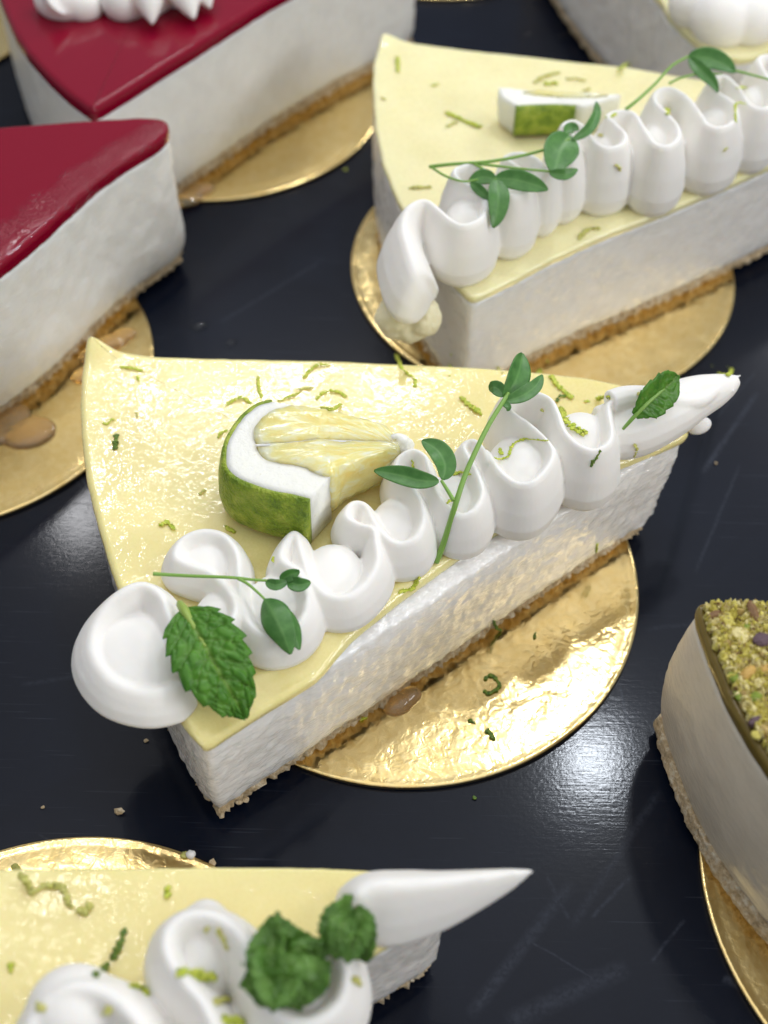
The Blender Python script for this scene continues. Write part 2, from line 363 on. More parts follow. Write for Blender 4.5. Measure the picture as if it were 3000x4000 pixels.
def ball(cen, rx, ry, rz, rotz=0, nu=28, nv=16):
    V = []; F = []; c, s = math.cos(rotz), math.sin(rotz)
    for i in range(nv + 1):
        th = math.pi * i / nv
        for j in range(nu):
            a = 2 * math.pi * j / nu; x, y, z = math.sin(th) * math.cos(a) * rx, math.sin(th) * math.sin(a) * ry, math.cos(th) * rz
            V.append((cen[0] + x * c - y * s, cen[1] + x * s + y * c, cen[2] + z))
    for i in range(nv):
        for j in range(nu): F.append((i * nu + j, (i + 1) * nu + j, (i + 1) * nu + (j + 1) % nu, i * nu + (j + 1) % nu))
    return V, F
def blob_poly(r, sub=1, jag=.35, seed=0):
    import bmesh
    bm = bmesh.new(); bmesh.ops.create_icosphere(bm, subdivisions=sub, radius=r); rs = random.Random(seed)
    sx, sy, sz = rs.uniform(.7, 1.3), rs.uniform(.7, 1.2), rs.uniform(.55, .95)
    for v in bm.verts:
        k = 1 + rs.uniform(-jag, jag); v.co = Vector((v.co.x * sx * k, v.co.y * sy * k, v.co.z * sz * k))
    V = [v.co.copy() for v in bm.verts]; F = [tuple(x.index for x in f.verts) for f in bm.faces]; bm.free(); return V, F
def merge(parts):
    V = []; F = []
    for v, f in parts:
        k = len(V); V += list(v); F += [tuple(i + k for i in q) for q in f]
    return V, F

# ------------------------------------------------------------------ tray
tx, ty0, ty1 = .55, -.35, .95
import bmesh
bm = bmesh.new(); bmesh.ops.create_cube(bm, size=1)
for v in bm.verts: v.co = Vector((v.co.x * 2 * tx, (v.co.y + .5) * (ty1 - ty0) + ty0, (v.co.z - .5) * .008))
bmesh.ops.bevel(bm, geom=[e for e in bm.edges], offset=.002, segments=2, affect='EDGES')
TV = [v.co.copy() for v in bm.verts]; TF = [tuple(x.index for x in f.verts) for f in bm.faces]; bm.free()
tag(link('serving_tray', TV, TF, TRAY, smooth=False, cast=True), 'scratched black serving tray under all the cake slices', 'tray')

# ------------------------------------------------------------------ gold boards
BT = .0013
def board(cx, cy, label, rad=.05):
    n = 160; prof = [(.0, BT), (.5, BT), (.9, BT), (.955, BT), (.975, BT - .00012), (.985, BT + .00002), (.996, BT - .00005), (1.0, BT - .0003), (1.0, .0003), (.994, .0001), (.9, .0001)]
    V = [(cx, cy, BT)]; F = []
    for k, (r, z) in enumerate(prof[1:]):
        for i in range(n):
            a = 2 * math.pi * i / n
            dz = .00012 * fbm((math.cos(a) * r * 3 + cx * 40, math.sin(a) * r * 3, 0), 1, 3) if z > BT - .0002 else 0
            V.append((cx + math.cos(a) * r * rad, cy + math.sin(a) * r * rad, z + dz))
    for i in range(n): F.append((0, 1 + i, 1 + (i + 1) % n))
    for k in range(len(prof) - 2):
        for i in range(n):
            a = 1 + k * n + i; b = 1 + k * n + (i + 1) % n; F.append((a, a + n, b + n, b))
    o = link('cake_board', V, F, GOLD, cast=True)
    return tag(o, label, 'cake board', 'round gold cake boards under the slices')
board(.0045, .1629, 'shiny round gold cake board under the middle lime slice')
board(.0399, .2636, 'round gold cake board under the lime slice behind')
board(-.1068, .2211, 'round gold cake board under the frosted berry slice at the edge')
board(-.053, .3373, 'round gold cake board under the berry slice with cream dollops')
board(-.0514, .0518, 'round gold cake board under the lime slice with crumpled mint')
pe = P((1560, 2010)); board(P((1500, 1770)).x + .0495, P((1500, 1770)).y - .012, 'round gold cake board under the pistachio slice')
q = P((945, 3)); board(q.x, q.y + .0498, 'sliver of gold cake board far behind the back lime slice')
q = P((30, 110)); board(q.x - .042, q.y + .025, 'gold cake board corner beyond the red berry slice')

# ------------------------------------------------------------------ cake slices
def crumbs(q, zlo, zhi, count, rr, mat_, parent, seed, sel=None, out=.0006, warp=None):
    rs = random.Random(seed); nr = normals2(q); parts = []; k = 0
    while k < count:
        i = rs.randrange(len(q))
        if sel and not sel(q[i]): k += .02; continue
        r = rs.uniform(*rr); p = q[i] + nr[i] * rs.uniform(-.0024, out - .0018); z = rs.uniform(zlo, zhi)
        if warp: p = np.array(warp(p[0], p[1], z))
        v, f = blob_poly(r, 1, .4, rs.random()); parts.append(([x + Vector((p[0], p[1], max(z, r * .5))) for x in v], f)); k += 1
    V, F = merge(parts); o = link('loose_crumbs', V, F, mat_, parent, smooth=False); o['kind'] = 'stuff'; return o
def slice_(name, label, cat, group, top_px, zt, fill_m, top_m, top_name, top_t, zb=BT, base_t=.0044, sigma=.0012, amp=.0005, bulge=None,
           zfun=None, top_round=.0006, camber=0, top_off=.0002, crumb_n=160, base_in=-.0014, seed=0, extra=None, tearing=(260, 260, 520), warp=None, body_px=None, shoulder=0, base_amp=.0014):
    if body_px:
        qb = closed_outline([P(p[:2], zt) for p in body_px], .0006, sigma)
    o_px = [P(p[:2], zt) for p in top_px] + (extra or [])
    q = closed_outline(o_px, .0006, sigma); c = q.mean(0); qt = q
    if body_px: q = qb
    r = root(name, (c[0], c[1], zb), label, cat, group)
    # biscuit base
    zs = np.linspace(zb, zb + base_t, 7)
    layer('biscuit_base', q, zs, [base_in - .0004, base_in, base_in + .0003, base_in + .0003, base_in, base_in, base_in], BISC, r, base_amp, (700, 700, 700), seed=seed, warp=warp)
    crumbs(q, zb + .0002, zb + base_t * .75, crumb_n, (.0002, .0007), BISC, r, seed + 3, warp=warp)
    # filling
    z0, z1 = zb + base_t - .0002, zt - top_t; zs = np.linspace(z0, z1, 22)
    offs = []
    for z in zs:
        u = (z - z0) / (z1 - z0); b_ = (bulge(u) if bulge else 0) - .0006 * math.exp(-u / .05) - shoulder * max(0, (u - .72) / .28) ** 2; offs.append(b_)
    layer('filling', q, list(zs), offs, fill_m, r, amp, tearing, seed=seed + 1, warp=warp)
    # top
    rd = top_round; zs = [zt - top_t - .0001, zt - top_t * .6, zt - rd]; of = [top_off - .0002, top_off, top_off]
    for a in (25, 50, 75, 90): zs.append(zt - rd + rd * math.sin(R(a))); of.append(top_off - rd * (1 - math.cos(R(a))))
    layer(top_name, qt, zs, of, top_m, r, .00012, (200, 200, 60), zfun=zfun, rings=62, camber=camber, seed=seed + 2)
    return r, q

ZA = .031
TOP_A = [(195, 742), (178, 800), (174, 862), (178, 945), (187, 1030), (206, 1109), (228, 1187), (250, 1253), (300, 1375), (352, 1480), (392, 1556), (440, 1611), (475, 1586), (565, 1528),
         (632, 1488), (682, 1458), (760, 1370), (900, 1262), (1049, 1157), (1190, 1080), (1313, 1010), (1420, 965), (1492, 930), (1484, 906), (1401, 850), (1351, 831), (1269, 814), (1159, 802), (1021, 791), (884, 785), (719, 777), (560, 774), (420, 771), (340, 768), (262, 758)]
pk = P((197, 745), ZA); pc = P((440, 1608), ZA); pt_ = P((1490, 925), ZA)
def warp_main(x, y, z):
    d = math.hypot(x - pt_.x, y - pt_.y); u = min(1, max(0, (z - BT) / (ZA - BT))); k = .0062 * (1 - u) * math.exp(-(d / .018) ** 2); e = (pc - pt_).normalized()
    return x + e.x * k + .0008 * (1 - u) * math.sin(z * 2600) * math.exp(-(d / .012) ** 2), y + e.y * k
def z_main(v):
    d = math.hypot(v[0] - pk.x, v[1] - pk.y); up = 1 if v[2] > ZA - .003 else 0
    z = .0030 * math.exp(-(d / .0042) ** 2) * up
    # knife ridge along the front cut
    e = (pt_ - pc); L = e.length; t = ((v[0] - pc.x) * e.x + (v[1] - pc.y) * e.y) / L; s = ((v[0] - pc.x) * -e.y + (v[1] - pc.y) * e.x) / L
    if up and 0 < t < L: z += -.0009 * math.exp(-((s - .0005) / .0026) ** 2) + .00035 * math.exp(-((s - .0052) / .0010) ** 2)
    return z
LG = 'lime cheesecake slices on gold boards'
BODY_A = [p for p in TOP_A if not (470 < p[0] < 1488 and p[1] > 925)]
k_ = BODY_A.index((440, 1611)) + 1
BODY_A[k_:k_] = [(475, 1590), (565, 1532), (682, 1457), (829, 1361), (939, 1289), (1049, 1216), (1190, 1125), (1313, 1045), (1420, 976)]
main, qA = slice_('lime_cheesecake_slice', 'middle lime cheesecake slice in focus with lime wedge and large mint leaf', 'cake slice', LG, TOP_A, ZA, FILL_MAIN, CURD, 'lime_curd', .0022, seed=1,
                  zfun=z_main, warp=warp_main, body_px=BODY_A, shoulder=.0012, top_round=.0012, amp=.00038, tearing=(420, 420, 900))
ZB = .035
TOP_B = c4([(145, 143), (112, 250), (110, 330), (120, 500), (150, 640), (205, 780), (280, 905), (350, 1010), (425, 1100), (498, 1172), (600, 1124), (800, 1018), (1000, 925), (1250, 828), (1500, 722), (1659, 650), (1900, 540), (2120, 445), (2165, 415), (2120, 395), (1900, 375), (1650, 345), (1400, 312), (1300, 297), (1100, 262), (900, 243), (700, 219), (500, 199), (280, 170)])
pkB = P(TOP_B[0], ZB)
sB, qB = slice_('lime_cheesecake_slice', 'lime cheesecake slice behind with a row of tall cream ruffles', 'cake slice', LG, TOP_B, ZB, FILL_BACK, CURD_B, 'lime_curd', .0020, seed=11, tearing=(420, 420, 800),
                zfun=lambda v: (.0014 * math.exp(-(math.hypot(v[0] - pkB.x, v[1] - pkB.y) / .004) ** 2) if v[2] > ZB - .003 else 0), top_round=.0007, amp=.00028)
ZC = .031
TOP_C = [(0, 1878), (180, 1876), (340, 1875), (540, 1873), (720, 1876), (840, 1884), (930, 1898), (965, 1925), (968, 1948), (920, 1990), (800, 2062), (600, 2182), (420, 2290), (150, 2440), (-60, 2555), (-160, 2380), (-200, 2150), (-205, 1950), (-190, 1880)]
sC, qC = slice_('lime_cheesecake_slice', 'lime cheesecake slice cut by the frame with crumpled mint on cream', 'cake slice', LG, TOP_C, ZC, FILL_MAIN, CURD, 'lime_curd', .0022, seed=21, top_round=.0008, amp=.0003, tearing=(420, 420, 800))
ZR = .042
BG = 'berry cheesecake slices on gold boards'
TOP_R1 = [(199, 236), (145, 197), (100, 155), (60, 110), (30, 65), (6, 10), (-20, -70), (-40, -170), (-45, -260), (60, -255), (300, -235), (600, -215), (870, -195), (905, -180), (880, -150), (720, -78), (575, 0), (500, 47), (425, 95), (350, 141), (280, 186)]
sR1, qR1 = slice_('berry_cheesecake_slice', 'berry cheesecake slice with smooth red jelly top and cream dollops', 'cake slice', BG, TOP_R1, ZR, FILL_RED, GLAZE1, 'berry_jelly', .0036, seed=31, sigma=.0008, top_round=.0015, top_off=.0003, camber=-.0003, amp=.00022, tearing=(420, 420, 800))
TOP_R2 = [(362, 262), (345, 254), (300, 252), (200, 258), (100, 265), (0, 273), (-150, 290), (-400, 330), (-500, 400), (-560, 560), (-570, 760), (-500, 900), (-300, 760), (-100, 635), (0, 570), (50, 530), (100, 487), (150, 440), (200, 395), (250, 358), (300, 327), (342, 300), (362, 278)]
sR2, qR2 = slice_('berry_cheesecake_slice', 'berry cheesecake slice with frosty patches on its red jelly top', 'cake slice', BG, TOP_R2, ZR, FILL_RED, GLAZE2, 'berry_jelly', .0034, seed=41, sigma=.0007, top_round=.0012, top_off=.0002, amp=.0004,
                  bulge=lambda u: .0006 * math.exp(-((u - .18) / .2) ** 2))
ZP = .043
TOP_P = [(1506, 1303), (1511, 1335), (1522, 1370), (1546, 1433), (1570, 1492), (1596, 1545), (1626, 1598), (1659, 1649), (1710, 1718), (1770, 1790), (1830, 1850), (1900, 1910), (2010, 1985), (2100, 1800), (2300, 1600), (2500, 1420), (2480, 1330), (2200, 1320), (1900, 1310), (1659, 1300), (1580, 1298)]
sP, qP = slice_('pistachio_cheesecake_slice', 'pistachio cheesecake slice topped with chopped nuts', 'cake slice', None, TOP_P, ZP, FILL_PIST, PGLAZE, 'pistachio_glaze', .0030, crumb_n=45, base_amp=.0005, seed=51, top_round=.0009, amp=.00012, base_t=.005,
                bulge=lambda u: .0016 * math.sin(math.pi * min(1, max(0, u))) , base_in=.0002, top_off=.0003)
ZD = .038
TOP_D = [(1160, -330), (1200, -255), (1257, -178), (1316, -110), (1375, -55), (1431, -2), (1446, 30), (1476, 60), (1521, 99), (1560, 117), (1590, 124), (1620, 122), (1680, 100), (1800, 50), (2000, -40), (2300, -180), (2200, -300), (1900, -380), (1500, -410), (1250, -400)]
sD, qD = slice_('white_cheesecake_slice', 'blurred white cheesecake slice with biscuit base and cream, farthest from view', 'cake slice', None, TOP_D, ZD, FILL_BACK, CURD_B, 'lime_curd', .0022, seed=61, amp=.0003)

# ------------------------------------------------------------------ piped cream
def crest_rows(px, zt, h, w):
    """px rows (x, y[, height, halfwidth]) in mm"""
    out = []
    for p in px:
        hh = p[2] if len(p) > 2 else h; ww = p[3] if len(p) > 3 else w
        v = P(p[:2], zt + hh * .001); out.append((v.x, v.y, v.z, ww * .001))
    return out
# middle slice
CA = m1([(740, 1000, 5.0, 3.2), (600, 1060, 5.2, 3.6), (430, 1075, 5.5, 3.7), (230, 1000, 6, 3.8), (110, 840, 6.5, 3.8), (110, 680, 7, 3.8), (190, 530, 8, 3.6), (310, 420, 9, 3.4), (430, 385, 9, 3.2), (540, 450, 9, 3.0), (600, 600, 8.5, 2.8), (680, 760, 8, 2.8), (800, 760, 7.5, 2.8), (920, 690, 7.5, 2.7)])
CA2 = m1([(860, 720, 7, 2.6), (980, 640, 7.5, 2.6), (1030, 540, 7.5, 2.6), (990, 430, 7.5, 2.5), (870, 310, 7.5, 2.5), (730, 255, 7.5, 2.6), (640, 200, 7.5, 2.8), (680, 100, 7.5, 2.8), (800, 40, 8, 2.8), (940, 60, 8, 2.6), (1030, 170, 8, 2.4), (1050, 330, 7.5, 2.3), (1070, 500, 7, 2.5), (1120, 640, 7, 2.7),
         (1240, 715, 7, 2.8), (1390, 680, 7, 2.8), (1480, 570, 7.5, 2.8), (1490, 430, 8, 2.7), (1430, 300, 8, 2.6), (1320, 200, 8, 2.6)]) + \
      m2([(80, 960, 8, 2.6), (130, 1100, 8, 2.6), (180, 1250, 7.5, 2.7), (290, 1360, 7.5, 2.8), (430, 1370, 7.5, 2.8), (550, 1280, 7.5, 2.8), (620, 1150, 8, 2.8), (610, 1010, 8.5, 2.5), (590, 935, 9, 2.2), (500, 905, 8.5, 2.4), (420, 850, 8.5, 2.6), (460, 770, 8.5, 2.6), (540, 780, 8.5, 2.4), (600, 890, 8.5, 2.5),
          (680, 990, 8.5, 2.7), (770, 1030, 8.5, 2.8), (870, 990, 9, 2.8), (920, 880, 9.5, 2.7), (900, 760, 10, 2.5), (840, 660, 10, 2.5), (750, 580, 10, 2.6), (760, 480, 10, 2.6), (850, 425, 10.5, 2.5), (930, 470, 10.5, 2.4), (960, 570, 10.5, 2.4), (1000, 690, 10.5, 2.5),
          (1070, 790, 10.5, 2.7), (1160, 845, 10.5, 2.8), (1250, 810, 11, 2.8), (1300, 700, 11.5, 2.7), (1260, 560, 12, 2.5), (1200, 450, 12, 2.5), (1180, 390, 12, 2.6), (1240, 360, 12.5, 2.5), (1300, 410, 13, 2.5), (1340, 500, 13, 2.6)]) + \
      m3([(0, 680, 13, 2.8), (80, 800, 13.5, 3.0), (190, 885, 13.5, 3.1), (300, 880, 14, 3.1), (400, 780, 14, 3.0), (430, 680, 14, 2.9), (370, 590, 14, 2.6), (270, 500, 14.5, 2.5), (170, 430, 15, 2.6), (110, 340, 15, 2.7), (190, 290, 15, 2.8), (310, 300, 15, 2.8), (410, 340, 15, 2.7), (460, 430, 15, 2.7), (500, 540, 15, 2.9),
          (580, 630, 15, 3.1), (690, 675, 15, 3.1), (780, 640, 15, 3.0), (812, 570, 15, 2.8), (795, 450, 15, 2.8), (800, 370, 14.5, 3.0), (900, 345, 14, 3.4), (1030, 350, 13, 3.8), (1120, 370, 12.5, 3.8)])
zb = ZA - .0006
cream_main = root('tmp', (0, 0, 0), '', ''); bpy.data.objects.remove(cream_main)
fillA = [ball((*P((px, py), ZA + z * .001)[:2], ZA + z * .00056), r * .00088, r * .00084 * k, z * .00044) for px, py, r, k, z in
         [(x, y, r, k, z) for (x, y), r, k, z in [(m1([(1300, 470)])[0], 6.6, 1.25, 6.0), (m2([(330, 1180)])[0], 6.4, 1.25, 6.1), (m2([(760, 850)])[0], 5.8, 1.3, 7.2), (m2([(1130, 680)])[0], 6.0, 1.3, 9.2),
          (m3([(230, 700)])[0], 7.4, 1.25, 12.2), (m3([(640, 520)])[0], 6.8, 1.25, 13.0), (m1([(830, 170)])[0], 6.6, 1.2, 6.2), (m1([(920, 540)])[0], 5.2, 1.2, 6.1)]]]
blob0 = P(m1([(360, 860)])[0], ZA + .0022)
remeshed('cream_dollop', [ribbon(crest_rows(CA, ZA, 8, 3), zb - .0005), ball(blob0, .0100, .0098, .0043, .35)], CREAM, main, .0003, 5)
TAIL = [(*P(p[:2], ZA + p[2] * .001), p[3] * .001) for p in m3([(720, 560, 7, 5.0), (880, 540, 7, 6.2), (1020, 490, 7.2, 6.4), (1180, 425, 7.8, 5.6), (1340, 345, 8.4, 4.6), (1470, 295, 9, 3.6), (1565, 255, 9.6, 2.4), (1625, 222, 10, 1.1)])]
RIDGE = [(*P(p[:2], ZA + p[2] * .001), p[3] * .001) for p in m3([(800, 370, 13.5, 2.4), (900, 345, 13.2, 2.6), (1030, 345, 12.6, 2.6), (1130, 362, 12, 2.3), (1250, 372, 11.4, 1.9), (1380, 358, 11, 1.6), (1470, 300, 11, 1.3), (1560, 240, 10.8, .9), (1625, 205, 10.8, .5)])]
FACET = [(*P(p[:2], ZA + p[2] * .001), p[3] * .001) for p in m3([(1100, 330, 9.5, 3.0), (1230, 265, 9.6, 3.2), (1370, 222, 10, 2.6), (1500, 212, 10.2, 1.7), (1580, 205, 10.4, .8)])]
RAGS = [tube([(*P(a, ZA + .0102), .0007), (*P(b, ZA + .0106), .00015)], 8, .0003) for a, b in zip(m3([(1590, 215), (1585, 235), (1570, 262)]), m3([(1652, 192), (1632, 245), (1608, 300)]))]
remeshed('cream_ribbon', [ribbon(crest_rows(CA2, ZA, 8, 2.7), zb), tube(TAIL, 18, .0006), tube(RIDGE, 12, .0005)] + RAGS + fillA, CREAM, main, .00027, 4)
# smear drop near the tip
remeshed('cream_smear', [ball(P(m3([(1380, 520)])[0], ZA - .001), .0028, .0018, .0016, .5)], CREAM, main, .0003, 2)

# back slice
CB = b1([(430, 870, 8, 4.6), (370, 760, 11, 5.2), (320, 600, 13, 5.2), (290, 460, 14, 4.6), (330, 345, 15, 3.8), (430, 300, 15, 3.4), (520, 360, 15, 3.2), (600, 430, 15, 3.2), (690, 460, 15, 3.3), (790, 420, 15, 3.3), (835, 340, 15, 3.0), (800, 260, 15, 2.8), (710, 200, 15.5, 2.8), (630, 140, 16, 2.8), (640, 90, 16, 2.8), (760, 70, 16, 2.8), (870, 140, 16, 2.8),
         (930, 230, 16, 3.0), (1010, 265, 16, 3.1), (1090, 225, 16, 3.0), (1100, 140, 16, 2.8), (1020, 70, 16, 2.8), (950, 20, 16.5, 2.8), (1050, -10, 16.5, 2.8), (1160, 30, 16.5, 2.8), (1230, 110, 16.5, 3.0)]) + \
     b2([(290, 760, 16.5, 3.2), (380, 770, 16.5, 3.2), (430, 700, 16.5, 3.0), (390, 610, 17, 2.8), (330, 560, 17, 2.8), (400, 530, 17, 2.8), (480, 580, 17, 2.9), (530, 660, 17, 3.1), (610, 705, 17, 3.3), (710, 685, 17, 3.3), (735, 620, 17, 3.0), (680, 560, 17.5, 2.8), (620, 500, 17.5, 2.8), (690, 465, 17.5, 2.8), (790, 480, 17.5, 2.9), (845, 560, 17.5, 3.1),
         (920, 670, 17.5, 3.4), (1010, 695, 17.5, 3.4), (1080, 640, 17.5, 3.2), (1070, 560, 17.5, 2.9), (990, 470, 18, 2.9), (920, 390, 18, 2.9), (950, 330, 18, 2.9), (1040, 320, 18, 2.9), (1140, 380, 17.5, 3.0), (1210, 470, 17.5, 3.1), (1270, 555, 17, 3.3), (1360, 575, 17, 3.3), (1450, 520, 17, 3.1), (1440, 420, 17, 2.9), (1330, 340, 17, 2.9), (1290, 270, 17, 2.9),
         (1380, 240, 17, 2.9), (1470, 320, 17, 3.0), (1540, 420, 16.5, 3.2), (1640, 450, 16.5, 3.2), (1720, 380, 16.5, 3.0), (1660, 250, 17, 3.0), (1600, 130, 17, 3.2), (1700, 110, 17, 3.2), (1800, 200, 17, 3.2), (1900, 300, 16, 3.2), (1990, 240, 16, 3.0), (1960, 120, 16, 3.0), (2080, 60, 15, 3.0), (2200, 150, 12, 3.0), (2350, 100, 10, 2.0)])
fillB = [ball((*P(p, ZB + z * .001)[:2], ZB + z * .00056), r * .00088, r * .001, z * .00044) for p, r, z in [(b1([(720, 330)])[0], 6.0, 12.8), (b1([(1020, 150)])[0], 6.0, 13.6), (b2([(360, 680)])[0], 6.0, 14.2), (b2([(640, 620)])[0], 6.2, 14.4), (b2([(980, 580)])[0], 6.6, 14.8), (b2([(1360, 470)])[0], 6.2, 14.4), (b2([(1610, 340)])[0], 6.0, 14)]]
remeshed('cream_ribbon', [ribbon(crest_rows(CB, ZB, 16, 3), ZB - .0006)] + fillB, CREAM, sB, .00034, 4)
stub = [(*P(p[:2], ZB + p[2] * .001), p[3] * .001) for p in b1([(380, 830, 4, 3.6), (340, 930, 1.5, 2.2)])]
remeshed('cream_stub', [tube(stub, 14), ball(P(b1([(260, 1060)])[0], ZB - .004), .0052, .005, .0042), ball(P(b1([(400, 1040)])[0], ZB - .0035), .0046, .005, .0042), ball(P(b1([(320, 1110)])[0], ZB - .006), .0046, .004, .004)], CREAM_OLD, sB, .00035, 5, disp=.0008)

# slice cut by the frame
CC = [(30, 2290, 9, 3.4), (55, 2235, 10, 3.6), (85, 2175, 11, 3.8), (150, 2132, 12, 4.0), (220, 2140, 12, 4.0), (280, 2185, 12, 3.8), (330, 2260, 11, 3.6), (390, 2330, 11, 3.6), (450, 2330, 11, 3.4), (468, 2250, 12, 3.2), (440, 2170, 13, 3.2), (392, 2112, 13.5, 3.4), (360, 2060, 14, 3.6), (362, 2010, 14, 3.8), (400, 1978, 14, 3.8), (450, 1975, 14, 3.8), (500, 2000, 14, 3.7), (535, 2050, 13, 3.6), (560, 2120, 12, 3.6), (595, 2185, 11, 3.6),
      (660, 2210, 11, 3.6), (725, 2175, 11, 3.4), (748, 2110, 12, 3.2), (735, 2030, 12, 3.2), (745, 1965, 12, 3.2)]
TAILC = [(742, 1962, 12, 3.6), (795, 1916, 12.5, 4.8), (870, 1909, 12.5, 4.8), (950, 1903, 12.5, 3.9), (1035, 1893, 12.2, 2.6), (1105, 1884, 11.8, 1.4), (1160, 1877, 11.6, .3)]
remeshed('cream_ribbon', [ribbon(crest_rows(CC, ZC, 12, 3.4), ZC - .0006), ribbon([r_ + (ZC + b_ * .001,) for r_, b_ in zip(crest_rows(TAILC, ZC, 12, 3), (-.6, -.6, 0, 1.8, 5, 8, 11))], ZC), ball(P((160, 2190), ZC + .005), .007, .007, .0065), ball(P((440, 2060), ZC + .004), .005, .008, .007), ball(P((650, 2130), ZC + .004), .006, .006, .006)], CREAM, sC, .00045, 9)
# dollops on the far slices
remeshed('cream_dollop', [ball(P((x, y), ZD + .004), r * .001, r * .001, r * .0009) for x, y, r in ((1500, 10, 7), (1560, 40, 8.5), (1620, 40, 8), (1530, -30, 8), (1600, -20, 9), (1680, 20, 8))], CREAM, sD, .0006, 8)
def peak(tip, base, r, z): return tube([(*P(base, ZR + .006), r * .001), (*P(((base[0] + tip[0]) / 2, (base[1] + tip[1]) / 2), ZR + .004), r * .00062), (*P(tip, ZR + .002), .0003)], 14)
remeshed('cream_dollop', [ball(P((135, -2), ZR + .003), .0075, .0062, .0055), ball(P((180, 8), ZR + .002), .0055, .0055, .0046), peak((95, 15), (130, -8), 5, 0)], CREAM, sR1, .0005, 6)
remeshed('cream_dollop', [ball(P((268, -2), ZR + .003), .0062, .0066, .0056), ball(P((320, -14), ZR + .003), .0066, .0066, .006), ball(P((390, -30), ZR + .003), .007, .0066, .006), peak((330, 54), (320, -10), 4.4, 0), peak((420, 44), (395, -25), 4.8, 0), peak((455, 20), (430, -40), 4.4, 0)], CREAM, sR1, .0005, 6)

# ------------------------------------------------------------------ ray dropping
BV = None
def build_bvh():
    global BV
    V, F = merge(CAST); BV = BVHTree.FromPolygons(V, F, epsilon=0)
def hit(px, lift=0.0):
    loc, nrm, idx, dist = BV.ray_cast(CAMP, ray(px))
    if loc is None: loc = P(px, 0); nrm = Vector((0, 0, 1))
    if nrm.dot(ray(px)) > 0: nrm = -nrm
    return loc + nrm * lift, nrm

# ------------------------------------------------------------------ lime wedges
def m_rind():
    m, ns, ls, b = mat('lime_rind', (.12, .2, .015), .32, sss=.1, sssr=(.001, .001, .0002))
    v = coords(ns, ls); n1 = noise_n(ns, ls, v, 330, 4, .6); n2 = noise_n(ns, ls, v, 1500, 2, .5)
    ls.new(ramp(ns, ls, n1, [(.3, (.11, .20, .008)), (.5, (.24, .34, .02)), (.72, (.44, .50, .07))]), b.inputs['Base Color'])
    nrm = bump(ns, ls, n2, .8, .0007); ls.new(bump(ns, ls, n1, .4, .001, nrm), b.inputs['Normal']); return m
def m_flesh():
    m, ns, ls, b = mat('lime_flesh', (.97, .87, .5), .13, sss=.75, sssr=(.006, .005, .0025), coat=.5, coatr=.05, trans=.10, ior=1.35)
    v = coords(ns, ls); k = P((868, 948), ZA + .0135)
    sb = N(ns, 'ShaderNodeVectorMath', operation='SUBTRACT'); ls.new(v, sb.inputs[0]); sb.inputs[1].default_value = k
    sp = N(ns, 'ShaderNodeSeparateXYZ'); ls.new(sb.outputs[0], sp.inputs[0])
    an = math_n(ns, ls, 'ARCTAN2', sp.outputs[1], math_n(ns, ls, 'MULTIPLY', sp.outputs[0], -1)); ln = N(ns, 'ShaderNodeVectorMath', operation='LENGTH'); ls.new(sb.outputs[0], ln.inputs[0])
    cb = N(ns, 'ShaderNodeCombineXYZ'); ls.new(math_n(ns, ls, 'MULTIPLY', an, 7.0), cb.inputs[0]); ls.new(math_n(ns, ls, 'MULTIPLY', ln.outputs['Value'], 150), cb.inputs[1]); ls.new(math_n(ns, ls, 'MULTIPLY', sp.outputs[2], 260), cb.inputs[2])
    n1 = noise_n(ns, ls, cb.outputs[0], 1.6, 3, .5, .5); n2 = noise_n(ns, ls, v, 700, 3, .5)
    ls.new(ramp(ns, ls, n1, [(.3, (.92, .72, .22)), (.52, (.96, .82, .36)), (.70, (.98, .93, .66))]), b.inputs['Base Color'])
    nrm = bump(ns, ls, n1, .4, .0006); ls.new(bump(ns, ls, n2, .2, .0004, nrm), b.inputs['Normal']); return m
def m_pith():
    m, ns, ls, b = mat('lime_pith', (.86, .86, .78), .5, sss=.4, sssr=(.003, .003, .002))
    v = coords(ns, ls); n1 = noise_n(ns, ls, v, 900, 3, .6); n2 = noise_n(ns, ls, v, 1300, 1)
    ls.new(ramp(ns, ls, n2, [(.72, (.88, .88, .80)), (.80, (.76, .74, .60))]), b.inputs['Base Color'])
    ls.new(bump(ns, ls, n1, .35, .0006), b.inputs['Normal']); return m
RIND, FLESH, PITH = m_rind(), m_flesh(), m_pith()
def prism(poly, zt_, zb_, amp=0, puff=0, taper=0.0, step=.0005, sigma=.0004, tilt=None):
    q = closed_outline(poly, step, sigma); nr = normals2(q); n = len(q); cen = q.mean(0); V = []; F = []; rows = 9
    tl = tilt or (lambda x, y: 0)
    for k in range(rows):
        u = k / (rows - 1); z = zb_ + (zt_ - zb_) * u
        for i in range(n):
            d = puff * math.sin(math.pi * u) + amp * fbm((q[i][0], q[i][1], z), 500, 3) - taper * (1 - u)
            V.append((q[i][0] + nr[i][0] * d, q[i][1] + nr[i][1] * d, z + tl(*q[i]) * u))
    for k in range(rows - 1):
        for i in range(n):
            a = k * n + i; b = k * n + (i + 1) % n; F.append((a, b, b + n, a + n))
    prev = (rows - 1) * n
    for s in (.93, .8, .6, .4, .2):
        st = len(V)
        for i in range(n):
            x, y = cen + (q[i] - cen) * s; V.append((x, y, zt_ + tl(x, y) + (puff * .5 if s < .9 else 0) + amp * fbm((x, y, 1), 320, 3)))
        for i in range(n):
            a = prev + i; b = prev + (i + 1) % n; F.append((a, b, st + (i + 1) % n, st + i))
        prev = st
    V.append((cen[0], cen[1], zt_ + tl(*cen) + puff * .5)); F += [(prev + i, prev + (i + 1) % n, len(V) - 1) for i in range(n)]
    st = len(V); V.append((cen[0], cen[1], zb_)); F += [((i + 1) % n, i, st) for i in range(n)]
    return V, F
